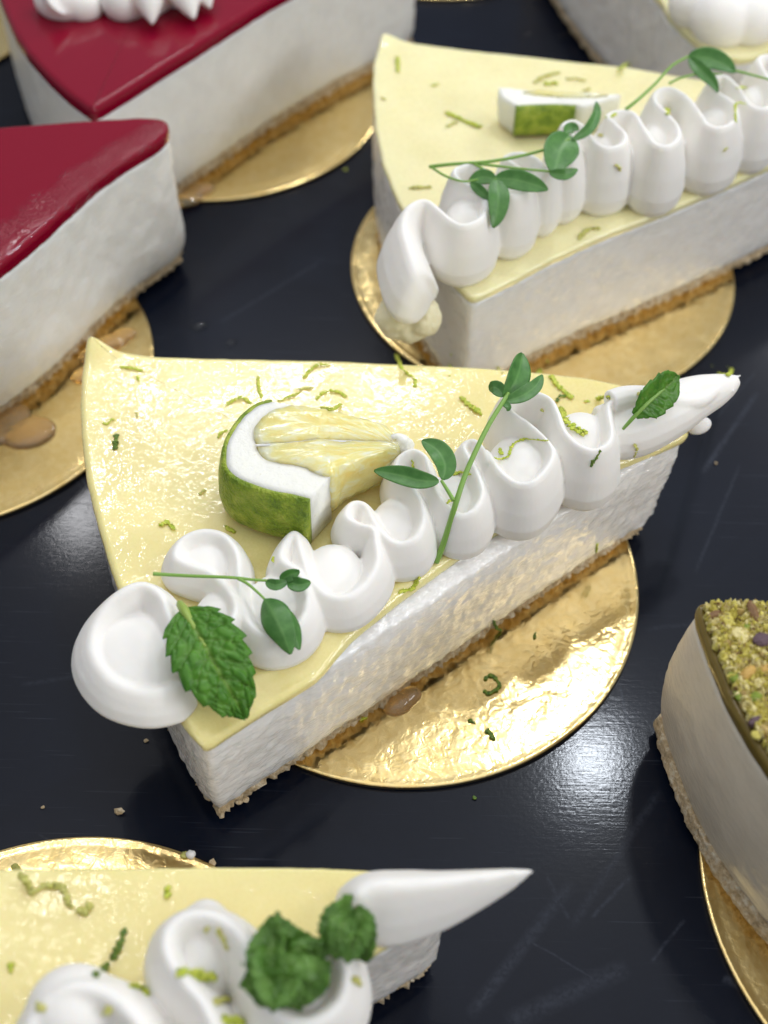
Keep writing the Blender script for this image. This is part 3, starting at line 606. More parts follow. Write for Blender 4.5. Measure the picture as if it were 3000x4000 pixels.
def wedge(arc, cut, back, seg1, seg2, core, zt_, zb_, label, rind_t=.0011, tilt=None, inner=None, membranes=None):
    A = [P(p, zt_) for p in arc]; full = A + [P(p, zt_) for p in cut] + [P(p, zt_) for p in back]
    c = sum(full, Vector()) / len(full)
    r = root('lime_wedge', (c.x, c.y, zb_), label, 'lime wedge', 'lime wedges on the lime slices')
    if inner is None:
        V, F = prism(full, zt_, zb_, .0002, .0003, .0004, tilt=tilt); link('pith', V, F, PITH, r, cast=True)
    else:   # the pith is a thick curved band between rind and flesh
        def even(p, n):
            c_ = cat_rom([tuple(v) for v in p], .0003); l = np.r_[0, np.cumsum(np.linalg.norm(np.diff(c_, axis=0), axis=1))]
            return np.stack([np.interp(np.linspace(0, l[-1], n), l, c_[:, k]) for k in (0, 1)], 1)
        n_ = 60; oa = even(A, n_); ib = even([P(p, zt_) for p in inner], n_); V = []; F = []; m_ = 14
        for i in range(n_):
            row = []
            for j in range(m_):      # closed section: top outer -> top inner -> bottom inner -> bottom outer
                if j < 6: f, u = j / 5, 1.0
                elif j < 8: f, u = 1.0, 1 - (j - 5) / 3
                elif j < 12: f, u = 1 - (j - 8) / 3, 0.0
                else: f, u = 0.0, (j - 11) / 3
                x, y = oa[i] + (ib[i] - oa[i]) * f
                z = zb_ + (zt_ - zb_) * u + ((tilt(x, y) * u) if tilt else 0) + (.00012 * fbm((x, y, 0), 600, 3) if u == 1 else 0)
                V.append((x, y, z))
        for i in range(n_ - 1):
            for j in range(m_): a_ = i * m_ + j; b_ = i * m_ + (j + 1) % m_; F.append((a_, b_, b_ + m_, a_ + m_))
        F.append(tuple(range(m_))[::-1]); F.append(tuple(range((n_ - 1) * m_, n_ * m_))); link('pith', V, F, PITH, r, cast=True)
        for mp_ in membranes or ():
            V, F = tube([(*P(p, zt_ + .0006), .00030) for p in mp_], 8, .0004, .5); V = [Vector((x, y, z + (tilt(x, y) if tilt else 0))) for x, y, z in V]; link('membrane', V, F, PITH, r)
    # rind shell along the arc
    a = cat_rom([(v.x, v.y, 0) for v in A], .0005)[:, :2]; t = np.gradient(a, axis=0); t /= np.linalg.norm(t, axis=1)[:, None]; nr = np.stack([t[:, 1], -t[:, 0]], 1)
    if np.dot(nr[len(nr) // 2], a[len(a) // 2] - np.array([c.x, c.y])) < 0: nr = -nr
    V = []; F = []; prof = [(0.00005, 1.0), (.0004, 1.012), (.0009, .985), (.0014, .85), (.0019, .6), (.0021, .35), (.0016, .1), (.0006, 0.0), (-.0003, 0.02), (-.0003, .98)]; n = len(prof)
    for i in range(len(a)):
        for d, u in prof:
            dd = d + (.00012 * fbm((a[i][0], a[i][1], u * .01), 900, 3) if 0 < u < .97 else 0); zz = zb_ + (zt_ - zb_) * u + ((tilt(*a[i]) if tilt else 0) * u)
            V.append((a[i][0] + nr[i][0] * dd, a[i][1] + nr[i][1] * dd, zz))
    for i in range(len(a) - 1):
        for j in range(n): x = i * n + j; y = i * n + (j + 1) % n; F.append((x, x + n, y + n, y))
    F.append(tuple(range(n))); F.append(tuple(range((len(a) - 1) * n, len(a) * n))[::-1]); link('rind', V, F, RIND, r, cast=True)
    for sg in (seg1, seg2):
        if sg:
            V, F = prism([P(p, zt_) for p in sg], zt_ + .0005, zb_ + .0012, .0003, .0006, .0003, sigma=.0006, tilt=tilt); link('flesh_segment', V, F, FLESH, r, cast=True)
    if core:
        k = P(core, zt_); remeshed('core', [ball((k.x, k.y, zt_ - .002 + (tilt(k.x, k.y) if tilt else 0)), .0022, .0017, .0028), ball((k.x - .001, k.y + .0006, zt_ - .0005 + (tilt(k.x, k.y) if tilt else 0)), .0026, .0009, .0014)], PITH, r, .0003, 2, disp=.0006)
    return r
ZW = ZA + .0135
cw = P((870, 945), ZW)
wedge([(588, 868), (560, 876), (530, 898), (506, 930), (492, 960), (489, 988), (492, 1010), (512, 1030), (548, 1046), (592, 1060), (632, 1067), (670, 1077)], [(714, 1025), (700, 1012), (745, 980), (800, 958), (862, 940)],
      [(860, 925), (829, 907), (717, 889), (640, 878)],
      [(634, 879), (584, 890), (554, 919), (549, 941), (556, 961), (620, 958), (690, 950), (780, 942), (862, 934), (855, 922), (829, 906), (717, 888)],
      [(557, 962), (556, 973), (576, 995), (620, 1002), (655, 1007), (680, 1022), (716, 1030), (740, 1004), (800, 974), (868, 945), (862, 935), (780, 943), (690, 951), (620, 959)],
      m2([(790, 305)])[0], ZW, ZA + .0008, 'thick lime wedge showing pale flesh and green rind on the middle slice', inner=[(636, 876), (588, 888), (556, 918), (551, 942), (556, 972), (576, 994), (622, 1001), (655, 1006), (680, 1021), (714, 1029)], membranes=[[(552, 962), (600, 960), (690, 951), (760, 945)]], tilt=lambda x, y: -.0030 * max(0, 1 - math.hypot(x - cw.x, y - cw.y) / .016))
ZWB = ZB + .0088
wedge(c4([(668, 414), (740, 410), (830, 408), (905, 412)]), c4([(940, 418), (1000, 402)]), c4([(1085, 370), (980, 374), (850, 374), (720, 358), (640, 346), (600, 344), (612, 380)]),
      c4([(690, 368), (760, 378), (860, 388), (980, 385), (1040, 378), (960, 372), (850, 370), (740, 360)]), None, None, ZWB, ZB + .0006, 'blurred lime wedge standing on the slice behind beside its cream', tilt=None)

# ------------------------------------------------------------------ leaves and shoots
build_bvh()
def leaf_mesh(mid, width, up=Vector((0, 0, 1)), prof=None, fold=.15, serr=0, quilt=0, nveins=7, nu=17, nt=46, curl=0, twist=0, thick=.00022, seed=0):
    """mid: 3-D rows of the midrib; width in m; returns verts, faces, vein values."""
    c = cat_rom(mid, max(1e-4, .0005)); ln = np.r_[0, np.cumsum(np.linalg.norm(np.diff(c, axis=0), axis=1))]; ts = np.linspace(0, ln[-1], nt)
    m = np.stack([np.interp(ts, ln, c[:, k]) for k in range(3)], 1); tg = np.gradient(m, axis=0); tg /= np.linalg.norm(tg, axis=1)[:, None] + 1e-12
    V = []; A = []; F = []; prof = prof or (lambda t: math.sin(math.pi * t ** .8) ** .75)
    for i in range(nt):
        t = i / (nt - 1); T = Vector(tg[i]); side = T.cross(up).normalized(); U = side.cross(T).normalized()
        if twist: rot = Matrix.Rotation(twist * t, 3, T); side = rot @ side; U = rot @ U
        w = width * .5 * max(.004, prof(min(1, max(0, t))))
        for j in range(nu):
            u = -1 + 2 * j / (nu - 1); au = abs(u); s = 1.0
            ph = t * nveins - au * 1.25 + (.5 if u > 0 else 0) * .35
            if serr:
                fr = (t * serr - .35 * au) % 1; s = 1 + .16 * (fr - .45) * (au ** 3) * (1 if .05 < t < .985 else 0)
            x = u * w * s; vein = max(0, 1 - abs((ph % 1) - .5) * 2 / .28) if quilt else 0
            ridge = abs(math.sin(math.pi * ph)); rib = math.exp(-(u / .07) ** 2)
            z = fold * w * au ** 1.3 + curl * w * au ** 3
            if quilt:
                dv, pv = noise.voronoi(Vector((u * 3.2 + .25 * math.sin(t * 9) + seed, t * nveins * 1.5 - au * 1.6, seed)))
                cell = min(1, (dv[1] - dv[0]) * 2.6); mask = min(1, (1 - au) * 6 + .2) * min(1, t * 9)
                z += quilt * (.9 * cell ** .6 - .55 * (ridge < .25) * (1 - ridge / .25) - .7 * rib) * mask
            vv = 0
            if quilt: vv = max(rib * .9, .4 * (max(0, 1 - ridge / .22) + .6 * max(0, 1 - cell / .35)) * (1 - au ** 4))
            else: vv = max(rib * .55, .3 * max(0, 1 - ridge / .16) * (1 - au))
            V.append(Vector(m[i]) + side * x + U * z); A.append(min(1, vv))
    for i in range(nt - 1):
        for j in range(nu - 1): a = i * nu + j; F.append((a, a + 1, a + nu + 1, a + nu))
    # back face so that the leaf has a thickness
    n0 = len(V); N_ = [Vector((0, 0, 0)) for _ in V]
    for f in F:
        nn = (V[f[1]] - V[f[0]]).cross(V[f[3]] - V[f[0]])
        for k in f: N_[k] += nn
    for k in range(n0): V.append(V[k] - (N_[k].normalized() if N_[k].length > 0 else up) * thick * (1 if N_[k].z > 0 else -1)); A.append(A[k])
    F += [tuple(k + n0 for k in reversed(f)) for f in F[:]]
    edge = [i * nu for i in range(nt)] + [(nt - 1) * nu + j for j in range(1, nu)] + [i * nu + nu - 1 for i in range(nt - 2, -1, -1)] + [j for j in range(nu - 2, 0, -1)]
    for a, b in zip(edge, edge[1:] + edge[:1]): F.append((a, b, b + n0, a + n0))
    return V, F, A
def pts3(px, lift):
    """picture points -> points resting a lift (mm) above what lies under them; a third value gives an absolute height in mm instead"""
    out = []
    for p in px:
        if len(p) > 2: out.append(tuple(P(p[:2], p[2] * .001)))
        else: out.append(tuple(hit(p, lift * .001)[0]))
    return out
def mint(name_label, blades, group, mat_=MINT):
    f = blades[0]['mid'][0]; r = root('mint_leaf', f, name_label, 'mint leaf', group)
    for b in blades:
        b = dict(b); V, F, A = leaf_mesh(**b); link('blade', V, F, mat_, r, attr=A, cast=True)
    return r
ML = m1([(690, 545), (745, 640), (835, 790), (920, 950), (1010, 1100), (1090, 1250)])
zz = [ZA + x for x in (.0095, .0105, .0105, .0090, .0062, .0028)]
mid = [tuple(P(p, z)) for p, z in zip(ML, zz)]
def mint_prof(t): return (min(1, (t / .12)) ** .6 * .30 + .70 * math.sin(math.pi * min(1, t * 1.02 + .02) ** .95) ** .8) * (1 if t < .9 else max(0.02, (1 - t) / .1) ** .55) if t < 1 else .02
rm = mint('big bright green mint leaf with toothed edge on the middle slice', [dict(mid=mid, width=.0128, up=Vector((.10, -.35, 1)).normalized(), prof=mint_prof, fold=.12, serr=7, quilt=.0008, nveins=6, nu=45, nt=140, curl=-.12, seed=3)], 'mint leaves on the cream')
stp = tube([(*P(m1([(668, 512)])[0], ZA + .0085), .0007), (*P(m1([(700, 560)])[0], ZA + .0098), .0009), (*P(m1([(745, 640)])[0], ZA + .0103), .0006), (*P(m1([(835, 790)])[0], ZA + .0102), .0003)], 8)
link('leaf_stalk', *stp, mat('mint_stalk', (.30, .42, .08), .4)[0], rm)
ms = [tuple(P(p, z)) for p, z in zip(m3([(960, 455), (1030, 385), (1110, 315), (1190, 245), (1235, 190)]), [ZA + x for x in (.0152, .0165, .0172, .0178, .0182)])]
r2 = mint('small pale backed mint leaf leaning on the cream tip', [dict(mid=ms, width=.0074, up=Vector((.45, -.75, .5)).normalized(), prof=lambda t: (.25 + .75 * min(1, t / .3)) * min(1, ((1 - t) / .28)) ** .55 if t < 1 else .02, fold=.2, serr=5, quilt=.0004, nveins=6, nu=21, nt=50, seed=8)], 'mint leaves on the cream', MINT)
link('leaf_stalk', *tube([(*P(m3([(886, 540)])[0], ZA + .0125), .0003), (*P(m3([(940, 480)])[0], ZA + .0148), .0004), (*P(m3([(1030, 385)])[0], ZA + .0167), .00045), (*P(m3([(1150, 280)])[0], ZA + .0176), .0003)], 8), STEM, r2)
# crumpled mint on the slice cut by the frame
rs = random.Random(5)
def crumple(label, cen, spread, n, size, z):
    bl = []
    for i in range(n):
        a = rs.uniform(0, 6.283); rr = spread * rs.random() ** .6 * .75
        c = P((cen[0] + math.cos(a) * rr, cen[1] + math.sin(a) * rr), z + rs.uniform(-.003, .003))
        L = size * rs.uniform(.75, 1.1); b_ = a + rs.uniform(-2, 2); d = Vector((math.cos(b_), -math.sin(b_), 0)); k = rs.uniform(-.35, .3)
        mid = [tuple(c - d * L * .45 + Vector((0, 0, -.001))), tuple(c - d * L * .15 + Vector((0, 0, .0012))), tuple(c + d * L * .2 + Vector((0, 0, .001))), tuple(c + d * L * .5 + Vector((0, 0, k * L)))]
        bl.append(dict(mid=mid, width=L * rs.uniform(.55, .8), up=Vector((rs.uniform(-.7, .7), rs.uniform(-.9, .2), 1)).normalized(), prof=mint_prof, fold=rs.uniform(-.5, .6), serr=8, quilt=.0007, nveins=6, nu=25, nt=56, curl=rs.uniform(-.9, .6), twist=rs.uniform(-1.1, 1.1), seed=i + cen[0]))
    return mint(label, bl, 'mint leaves on the cream', MINT_D)
crumple('larger crumpled mint sprig on the cream arch', (618, 2088), 66, 15, .0092, ZC + .0125)
crumple('smaller crumpled mint sprig beside the white cream point', (752, 2010), 42, 9, .0074, ZC + .0125)

def shoot(label, stems, leaves, lift=.5):
    f = pts3(stems[0][0][:1], lift)[0]; r = root('pea_shoot', f, label, 'pea shoot', 'pea shoots laid over the cream')
    for px, rad in stems:
        p = pts3(px, lift); n = len(p)
        link('stem', *tube([(*v, rad * .00076 * (1.1 - .35 * i / max(1, n - 1))) for i, v in enumerate(p)], 9), STEM, r)
    for i, (px, w, up, fold) in enumerate(leaves):
        V, F, A = leaf_mesh(pts3(px, lift + .3), w * .00084, Vector(up).normalized(), lambda t: max(.02, math.sin(math.pi * min(1, t) ** .85)) ** .62, fold, 0, 0, nu=13, nt=30, thick=.00016, seed=i); link('leaf', V, F, PEA, r, attr=A)
    return r
def zl(pts, z): return [(*p[:2], z + (p[2] if len(p) > 2 else 0)) for p in pts]
za = ZA * 1000
shoot('pea shoot lying straight across the cream left of the lime wedge', [(zl(m1([(495, 318, 9.6), (620, 325, 9.4), (760, 332, 9.6), (930, 338, 9.8), (1050, 345, 9.6), (1130, 355, 9.4), (1240, 362, 9.4)]), za), .42), (zl(m1([(1040, 345, 9.5), (1110, 385, 9.5), (1180, 445, 9.0), (1225, 490, 8.6)]), za), .36)],
      [(zl(m1([(1215, 480, 8.8), (1270, 570, 10.2), (1330, 690, 9.6), (1385, 840, 7.0)]), za), 6.6, (-.2, -.35, 1), -.35), (zl(m1([(1240, 490, 8.9), (1320, 560, 9.6), (1400, 670, 8.6), (1445, 810, 6.6)]), za), 5.2, (.55, -.2, .8), -.25),
       (zl(m1([(1225, 365, 9.4), (1290, 390, 9.8), (1370, 365, 9.6)]), za), 2.2, (0, -.6, 1), .4), (zl(m1([(1320, 360, 9.5), (1380, 325, 10.5), (1445, 300, 10.8)]), za), 2.6, (.1, -.8, .6), .5), (zl(m1([(1370, 365, 9.5), (1440, 390, 10), (1515, 370, 10.2)]), za), 3.0, (.1, -.5, 1), .5)])
shoot('pea shoot leaning upright against the cream right of the lime wedge', [(zl(m2([(1000, 1155, .8), (1040, 1060, 3.5), (1085, 920, 8), (1130, 770, 12), (1190, 590, 14.5), (1260, 430, 16.5), (1340, 270, 18), (1420, 140, 19), (1470, 60, 19.5)]), za), .72), (zl(m2([(1115, 755, 12.4), (1070, 680, 13), (1035, 625, 13.5)]), za), .5)],
      [(zl(m2([(1020, 630, 13.6), (900, 625, 13.4), (760, 590, 12.6), (600, 560, 12)]), za), 4.4, (0, -.5, 1), .35), (zl(m2([(1045, 620, 13.6), (1060, 530, 14.6), (1010, 430, 15.4), (910, 365, 15.4)]), za), 5.2, (.3, -.5, 1), .3),
       (zl(m2([(1440, 90, 19), (1500, 10, 20), (1540, -90, 20.6), (1560, -200, 20.6)]), za), 5.8, (.3, -.75, .6), .35), (zl(m2([(1450, 110, 19), (1550, 80, 19.6), (1640, 20, 20), (1690, -60, 20.4)]), za), 3.4, (.0, -.4, 1), .4), (zl(m2([(1440, 80, 19), (1400, 30, 19.2), (1370, 20, 19.2), (1345, 40, 18)]), za), 3.2, (-.2, -.5, 1), .3),
       (zl(m2([(1430, 110, 19), (1470, 150, 19), (1460, 175, 18.4)]), za), 1.6, (.2, -.5, 1), .3)])
zb_ = ZB * 1000
shoot('pea shoot with long loose stems over the first ruffles of the slice behind', [(zl(c4([(330, 655, 13), (420, 645, 15), (560, 635, 17), (700, 610, 18.5), (820, 575, 19.5), (880, 545, 20)]), zb_), .5), (zl(c4([(500, 640, 16), (620, 655, 17.5), (740, 668, 18.5), (830, 675, 18.8)]), zb_), .4), (zl(c4([(335, 655, 13), (390, 690, 15), (460, 712, 16.5), (520, 705, 17)]), zb_), .36), (zl(c4([(500, 640, 16), (550, 672, 17), (590, 705, 17.5)]), zb_), .36)],
      [(zl(c4([(880, 530, 20), (850, 580, 20), (830, 640, 19.5), (825, 685, 18.8)]), zb_), 9.2, (-.1, -.8, .6), .2), (zl(c4([(890, 550, 20), (950, 510, 20.5), (985, 450, 21), (985, 398, 21)]), zb_), 2.8, (0, -.8, .6), .3), (zl(c4([(800, 678, 19), (860, 685, 19), (912, 665, 19)]), zb_), 2.8, (0, -.7, .7), .3),
       (zl(c4([(585, 700, 17.6), (660, 705, 18), (740, 725, 18), (795, 745, 17.6)]), zb_), 5.4, (0, -.6, .8), .2), (zl(c4([(595, 705, 17.6), (600, 770, 17), (595, 840, 15), (580, 895, 13)]), zb_), 5.6, (.1, -.9, .4), .25), (zl(c4([(590, 705, 17.5), (540, 695, 17.4), (485, 708, 16.8)]), zb_), 4.0, (0, -.6, .8), .2), (zl(c4([(490, 715, 16.6), (530, 750, 16), (575, 790, 15)]), zb_), 2.6, (0, -.8, .5), .2), (zl(c4([(860, 520, 20), (890, 500, 20), (915, 510, 20)]), zb_), 3.0, (0, -.6, .8), .2)])
shoot('pea shoot arching above the ruffles of the slice behind, off the edge', [(zl(c4([(1100, 430, 17.5), (1150, 390, 19), (1215, 330, 20), (1280, 260, 21), (1345, 222, 21.5)]), zb_), .5), (zl(c4([(1270, 328, 19), (1320, 305, 20), (1390, 290, 20.5), (1480, 290, 20.5)]), zb_), .36), (zl(c4([(1520, 275, 21), (1600, 295, 21), (1690, 320, 20)]), zb_), .4)],
      [(zl(c4([(1345, 222, 21.5), (1420, 228, 22), (1490, 255, 22), (1530, 285, 21.4)]), zb_), 6.0, (0, -.6, .8), .25), (zl(c4([(1350, 225, 21.5), (1390, 270, 21.4), (1440, 320, 20.6), (1462, 362, 19.8)]), zb_), 3.6, (-.2, -.7, .6), .3)])

# ------------------------------------------------------------------ lime zest
ZM = {'g': ZEST, 'p': ZEST_P, 'd': ZEST_D}; ZW_ = {'g': 'green shred', 'p': 'pale shred', 'd': 'dark green shred'}
def zest(px, w, k, place, bead=0):
    p = [hit(q_, .00012)[0] for q_ in px]
    if len(p) == 1: p = [p[0] + Vector((-.0004, 0, 0)), p[0] + Vector((.0004, .0002, .0003))]
    rs = random.Random(int(px[0][0] * 7 + px[0][1]))
    rows = []
    c = cat_rom([tuple(v) for v in p], .00022)
    n = len(c)
    for i, v in enumerate(c):
        t = i / max(1, n - 1); e = min(1, (min(t, 1 - t) * n / 2.2 + .35)); hump = .0006 * math.sin(math.pi * t) * rs.random() * .3
        rows.append((v[0] + rs.uniform(-1, 1) * .00014, v[1] + rs.uniform(-1, 1) * .00014, v[2] + hump + .00025 * (.5 + .5 * math.sin(t * 9 + px[0][0])), w * .00040 * e * (rs.uniform(.4, 1.35) + (.35 * math.sin(i * 1.9) if bead else 0))))
    V, F = tube(rows, 7, .0004, .3)
    o = link('lime_zest', V, F, ZM[k]); loc = Vector(sum((Vector(v) for v in p), Vector()) / len(p))
    for v in o.data.vertices: v.co -= loc
    o.location = loc
    L = sum((p[i + 1] - p[i]).length for i in range(len(p) - 1)) * 1000
    kind = ('tiny ' if L < 2 else 'short ' if L < 4 else 'long ') + ZW_[k]
    tag(o, kind + ' of lime zest ' + place, 'lime zest', 'shreds of lime zest scattered over the slices')
Z = [
 (cA([(345, 172), (400, 182), (455, 190)]), .9, 'g', 'near the raised back corner of the middle slice'), (cA([(425, 220), (440, 240)]), .7, 'g', 'under the shred at the raised back corner'),
 (cA([(258, 455), (285, 452), (315, 425)]), .9, 'g', 'by the rounded left rim of the middle slice'), (cA([(320, 510), (325, 530), (318, 585)]), 1.5, 'd', 'folded upright by the rounded left rim'),
 (cA([(1030, 215), (1035, 270), (1045, 325)]), .8, 'g', 'standing behind the lime wedge like a stroke'), (cA([(868, 365), (900, 345), (950, 330), (1000, 352)]), .9, 'g', 'arched just behind the lime rind'),
 (cA([(1130, 342), (1180, 328), (1240, 298)]), .8, 'g', 'touching the top of the lime wedge'), (cA([(1255, 235), (1290, 190), (1330, 165), (1388, 165)]), .9, 'g', 'bent towards the back edge above the wedge'),
 (cA([(1225, 285), (1305, 278)]), .9, 'p', 'sunk in the curd above the wedge'), (cA([(1318, 335), (1360, 302), (1420, 297), (1472, 320)]), .9, 'g', 'arched between wedge and back edge'),
 (cA([(1350, 372), (1390, 388), (1440, 362)]), .9, 'g', 'right behind the wedge flesh'), (cA([(828, 525), (852, 500), (880, 490)]), .8, 'g', 'half hidden left of the lime rind'), (cA([(425, 398), (428, 422)]), .6, 'p', 'alone on the left half of the curd'),
 (cA([(543, 965), (580, 950), (615, 985)]), 1.2, 'g', 'above the first cream fold of the middle slice'), (cA([(735, 808), (770, 785)]), .8, 'p', 'on the curd left below the rind'), (cA([(866, 965), (892, 985), (915, 998)]), 1.2, 'g', 'on the cream just below the lime rind'), (cA([(1108, 1118), (1112, 1150)]), .8, 'g', 'in the cream fold below the lime wedge'),
 (cB([(250, 92), (265, 130), (290, 160), (320, 180), (325, 215)]), .9, 'g', 'curling over the back edge of the middle slice'), (cB([(466, 85), (462, 130), (460, 170)]), .9, 'g', 'upright on the back edge of the middle slice'),
 (cB([(500, 255), (540, 290), (585, 325)]), 1.5, 'g', 'slanting left of the tall cream fold'), (cB([(645, 137), (665, 162)]), .8, 'p', 'left of the pea leaf on the back edge'), (cB([(795, 187), (815, 150), (842, 112)]), 1.3, 'g', 'right of the pea leaf on the back edge'),
 (cB([(850, 170), (890, 215), (940, 262)]), 1.4, 'g', 'sloping between pea leaf and last cream fold'), (cB([(878, 275), (890, 252), (912, 255)]), 1.0, 'd', 'curled on top of the last cream fold'), (cB([(893, 300), (920, 350), (992, 402)]), 1.6, 'g', 'lying in the hollow of the last cream fold', 1),
 (cB([(990, 275), (1040, 262), (1090, 253)]), 1.3, 'g', 'behind the last cream fold', 1), (cB([(1193, 243), (1238, 240)]), .9, 'p', 'where the back edge meets the cream tail'), (cB([(632, 492), (660, 498), (690, 488), (703, 450), (750, 420), (845, 428)]), .6, 'g', 'winding across the widest cream hollow'), (cB([(655, 455), (665, 480)]), 1.0, 'g', 'looped in the widest cream hollow'),
 (cB([(1010, 525), (1035, 492), (1050, 465)]), .9, 'd', 'on the outer wall of the last cream fold'), (cB([(1183, 435), (1192, 460), (1183, 490)]), .8, 'p', 'on the side of the cream tail'), (cB([(1488, 130), (1515, 160), (1550, 170), (1565, 145), (1548, 138)]), .9, 'g', 'hooked on the very tip of the cream tail'),
 (cB([(310, 500), (320, 540)]), .8, 'g', 'above the pea leaf in the cream'), (cB([(468, 562), (500, 550), (545, 556)]), .9, 'g', 'behind the pea stem on cream'), (cB([(258, 1022), (300, 1010), (325, 985), (338, 958)]), 1.1, 'g', 'on the bare curd strip below the cream'), (cB([(818, 300), (826, 312)]), .8, 'p', 'as a dot on cream behind the last fold'), (cB([(448, 672), (478, 655)]), .9, 'g', 'beside the crossing of the pea stems'),
 (cB([(630, 1130), (640, 1160), (662, 1168)]), .9, 'd', 'on the gold board close to the cut face'), (cB([(795, 1177), (792, 1200)]), .9, 'd', 'on the open middle of the gold board'), (cB([(592, 1362), (625, 1348), (655, 1388), (615, 1418), (592, 1405)]), .9, 'd', 'curled into a ring on the gold board'), (cB([(530, 1525), (562, 1532)]), .9, 'd', 'near the front of the gold board'), (cB([(603, 1562), (622, 1575), (628, 1598)]), 1.5, 'd', 'as the foremost lump on the gold board'), (cB([(1035, 830), (1032, 862)]), .9, 'g', 'at the narrow end of the gold board'), (cB([(108, 1525), (132, 1510)]), 1.0, 'g', 'against the biscuit base of the middle slice'),
 (c4([(205, 225), (205, 287)]), 1.3, 'g', 'at the back corner of the slice behind'), (c4([(335, 337), (367, 335)]), 1.0, 'g', 'left half of the slice behind, by itself'), (c4([(390, 442), (450, 470), (528, 502)]), 1.7, 'g', 'as the thickest streak on the slice behind'), (c4([(393, 502), (440, 480)]), 1.0, 'p', 'crossing the thickest streak on the slice behind'), (c4([(740, 327), (790, 300), (842, 285)]), 1.3, 'p', 'topmost behind the blurred lime wedge'), (c4([(780, 332), (832, 330)]), 1.8, 'g', 'closest behind the blurred lime wedge'), (c4([(865, 310), (942, 318)]), 1.1, 'p', 'right behind the blurred lime wedge'), (c4([(930, 362), (962, 350)]), 1.2, 'p', 'over the flesh of the blurred lime wedge'), (c4([(1068, 280), (1085, 268), (1112, 250)]), 1.2, 'g', 'on the white back edge of the slice behind'), (c4([(250, 742), (340, 736)]), 1.2, 'p', 'above the first ruffle of the slice behind'), (c4([(1020, 467), (1066, 450)]), 1.3, 'g', 'between two ruffles by the pea stem'), (c4([(1265, 428), (1262, 450)]), 1.5, 'g', 'in the biggest ruffle of the slice behind'), (c4([(1530, 480), (1532, 410), (1572, 412)]), .8, 'g', 'looped on the ruffle near the frame edge'), (c4([(1060, 645), (1080, 670)]), 1.6, 'p', 'on the outer wall of a ruffle'), (c4([(915, 942), (950, 905), (997, 900)]), 1.3, 'p', 'on the curd strip below the ruffles'), (c4([(1480, 597), (1502, 580)]), 1.0, 'p', 'on the ruffle wall near the frame edge'), (c4([(138, 385), (158, 395)]), 1.0, 'p', 'on the left rim of the slice behind'), (c4([(1538, 350), (1572, 345)]), 1.0, 'g', 'under the arching pea leaf'), (c4([(990, 530), (1010, 538)]), 1.2, 'p', 'in the ruffle right of the dark pea leaf'),
 (c5([(52, 172), (80, 205), (108, 255), (128, 262), (170, 242), (225, 250), (255, 318)]), 1.35, 'p', 'sunk in a winding line beside crumpled mint'), (c5([(285, 340), (335, 310)]), 2.0, 'p', 'at the end of the winding line'), (c5([(606, 240), (603, 285)]), 1.5, 'g', 'alone near the back edge by the crumpled mint'), (c5([(448, 390), (438, 435), (415, 490), (385, 530), (345, 570)]), 1.4, 'd', 'strung out left of the cream arch'), (c5([(640, 552), (700, 565), (775, 568)]), 1.9, 'g', 'across the cream arch hollow', 1), (c5([(738, 402), (752, 395)]), 1.8, 'p', 'as a dot inside the cream arch'), (c5([(790, 392), (805, 430), (822, 470)]), 1.2, 'p', 'in the shade inside the cream arch'), (c5([(470, 605), (505, 612), (532, 635)]), 1.4, 'g', 'between two cream folds near the frame bottom'), (c5([(375, 690), (405, 685)]), 2.2, 'p', 'on the lower left cream fold'), (c5([(40, 520), (36, 552)]), 1.4, 'g', 'at the left frame edge on curd'), (c5([(770, 662), (820, 650)]), 1.5, 'p', 'below the larger mint sprig'), (c5([(1265, 572), (1300, 600)]), 1.4, 'p', 'on the cream right of the mint'), (c5([(800, 722), (880, 728)]), 1.8, 'g', 'in the cream at the frame bottom'), (c5([(130, 662), (165, 690)]), 1.8, 'p', 'on the outer side of the lower left cream fold'),
 (c7([(1170, 750), (1195, 735), (1215, 725)]), 1.6, 'p', 'on the edge of the nearest gold board'), ([(743, 367), (749, 370)], 1.0, 'g', 'on the black tray beside the berry slice board'), ([(1028, 1722), (1022, 1728)], 1.0, 'd', 'on the tray before the middle board'),
]
for z_ in Z: zest(*z_)

# ------------------------------------------------------------------ nuts on the pistachio slice
NUTS = [mat('nut_' + n, c, .45, sss=.2, sssr=(.001, .001, .0004))[0] for n, c in (('yellow_green', (.66, .58, .13)), ('tan', (.52, .38, .14)), ('green', (.22, .30, .03)), ('brown', (.22, .12, .05)), ('purple', (.12, .07, .09)), ('gold', (.60, .38, .10)), ('pale', (.80, .70, .32)))]
for nm in NUTS:
    ns, ls = nm.node_tree.nodes, nm.node_tree.links; v = coords(ns, ls); ls.new(bump(ns, ls, noise_n(ns, ls, v, 1500, 4, .65), .7, .0006), ns['Principled BSDF'].inputs['Normal'])
wts = [40, 10, 10, 6, 2, 2, 24]
def inside(q, x, y):
    c = False; n = len(q); j = n - 1
    for i in range(n):
        if (q[i][1] > y) != (q[j][1] > y) and x < (q[j][0] - q[i][0]) * (y - q[i][1]) / (q[j][1] - q[i][1]) + q[i][0]: c = not c
        j = i
    return c
nrP = normals2(qP); qin = qP - nrP * .0009; rs = random.Random(9)
def nut(p, r, mi, elong=1.0, sub=1, jag=.22):
    v, f = blob_poly(r, sub, jag, rs.random()); a = rs.uniform(0, 6.28)
    V = [Vector((x.x * elong * math.cos(a) - x.y * math.sin(a), x.x * elong * math.sin(a) + x.y * math.cos(a), x.z)) + p for x in v]
    return link('nut_piece', V, f, NUTS[mi], sP, smooth=False)
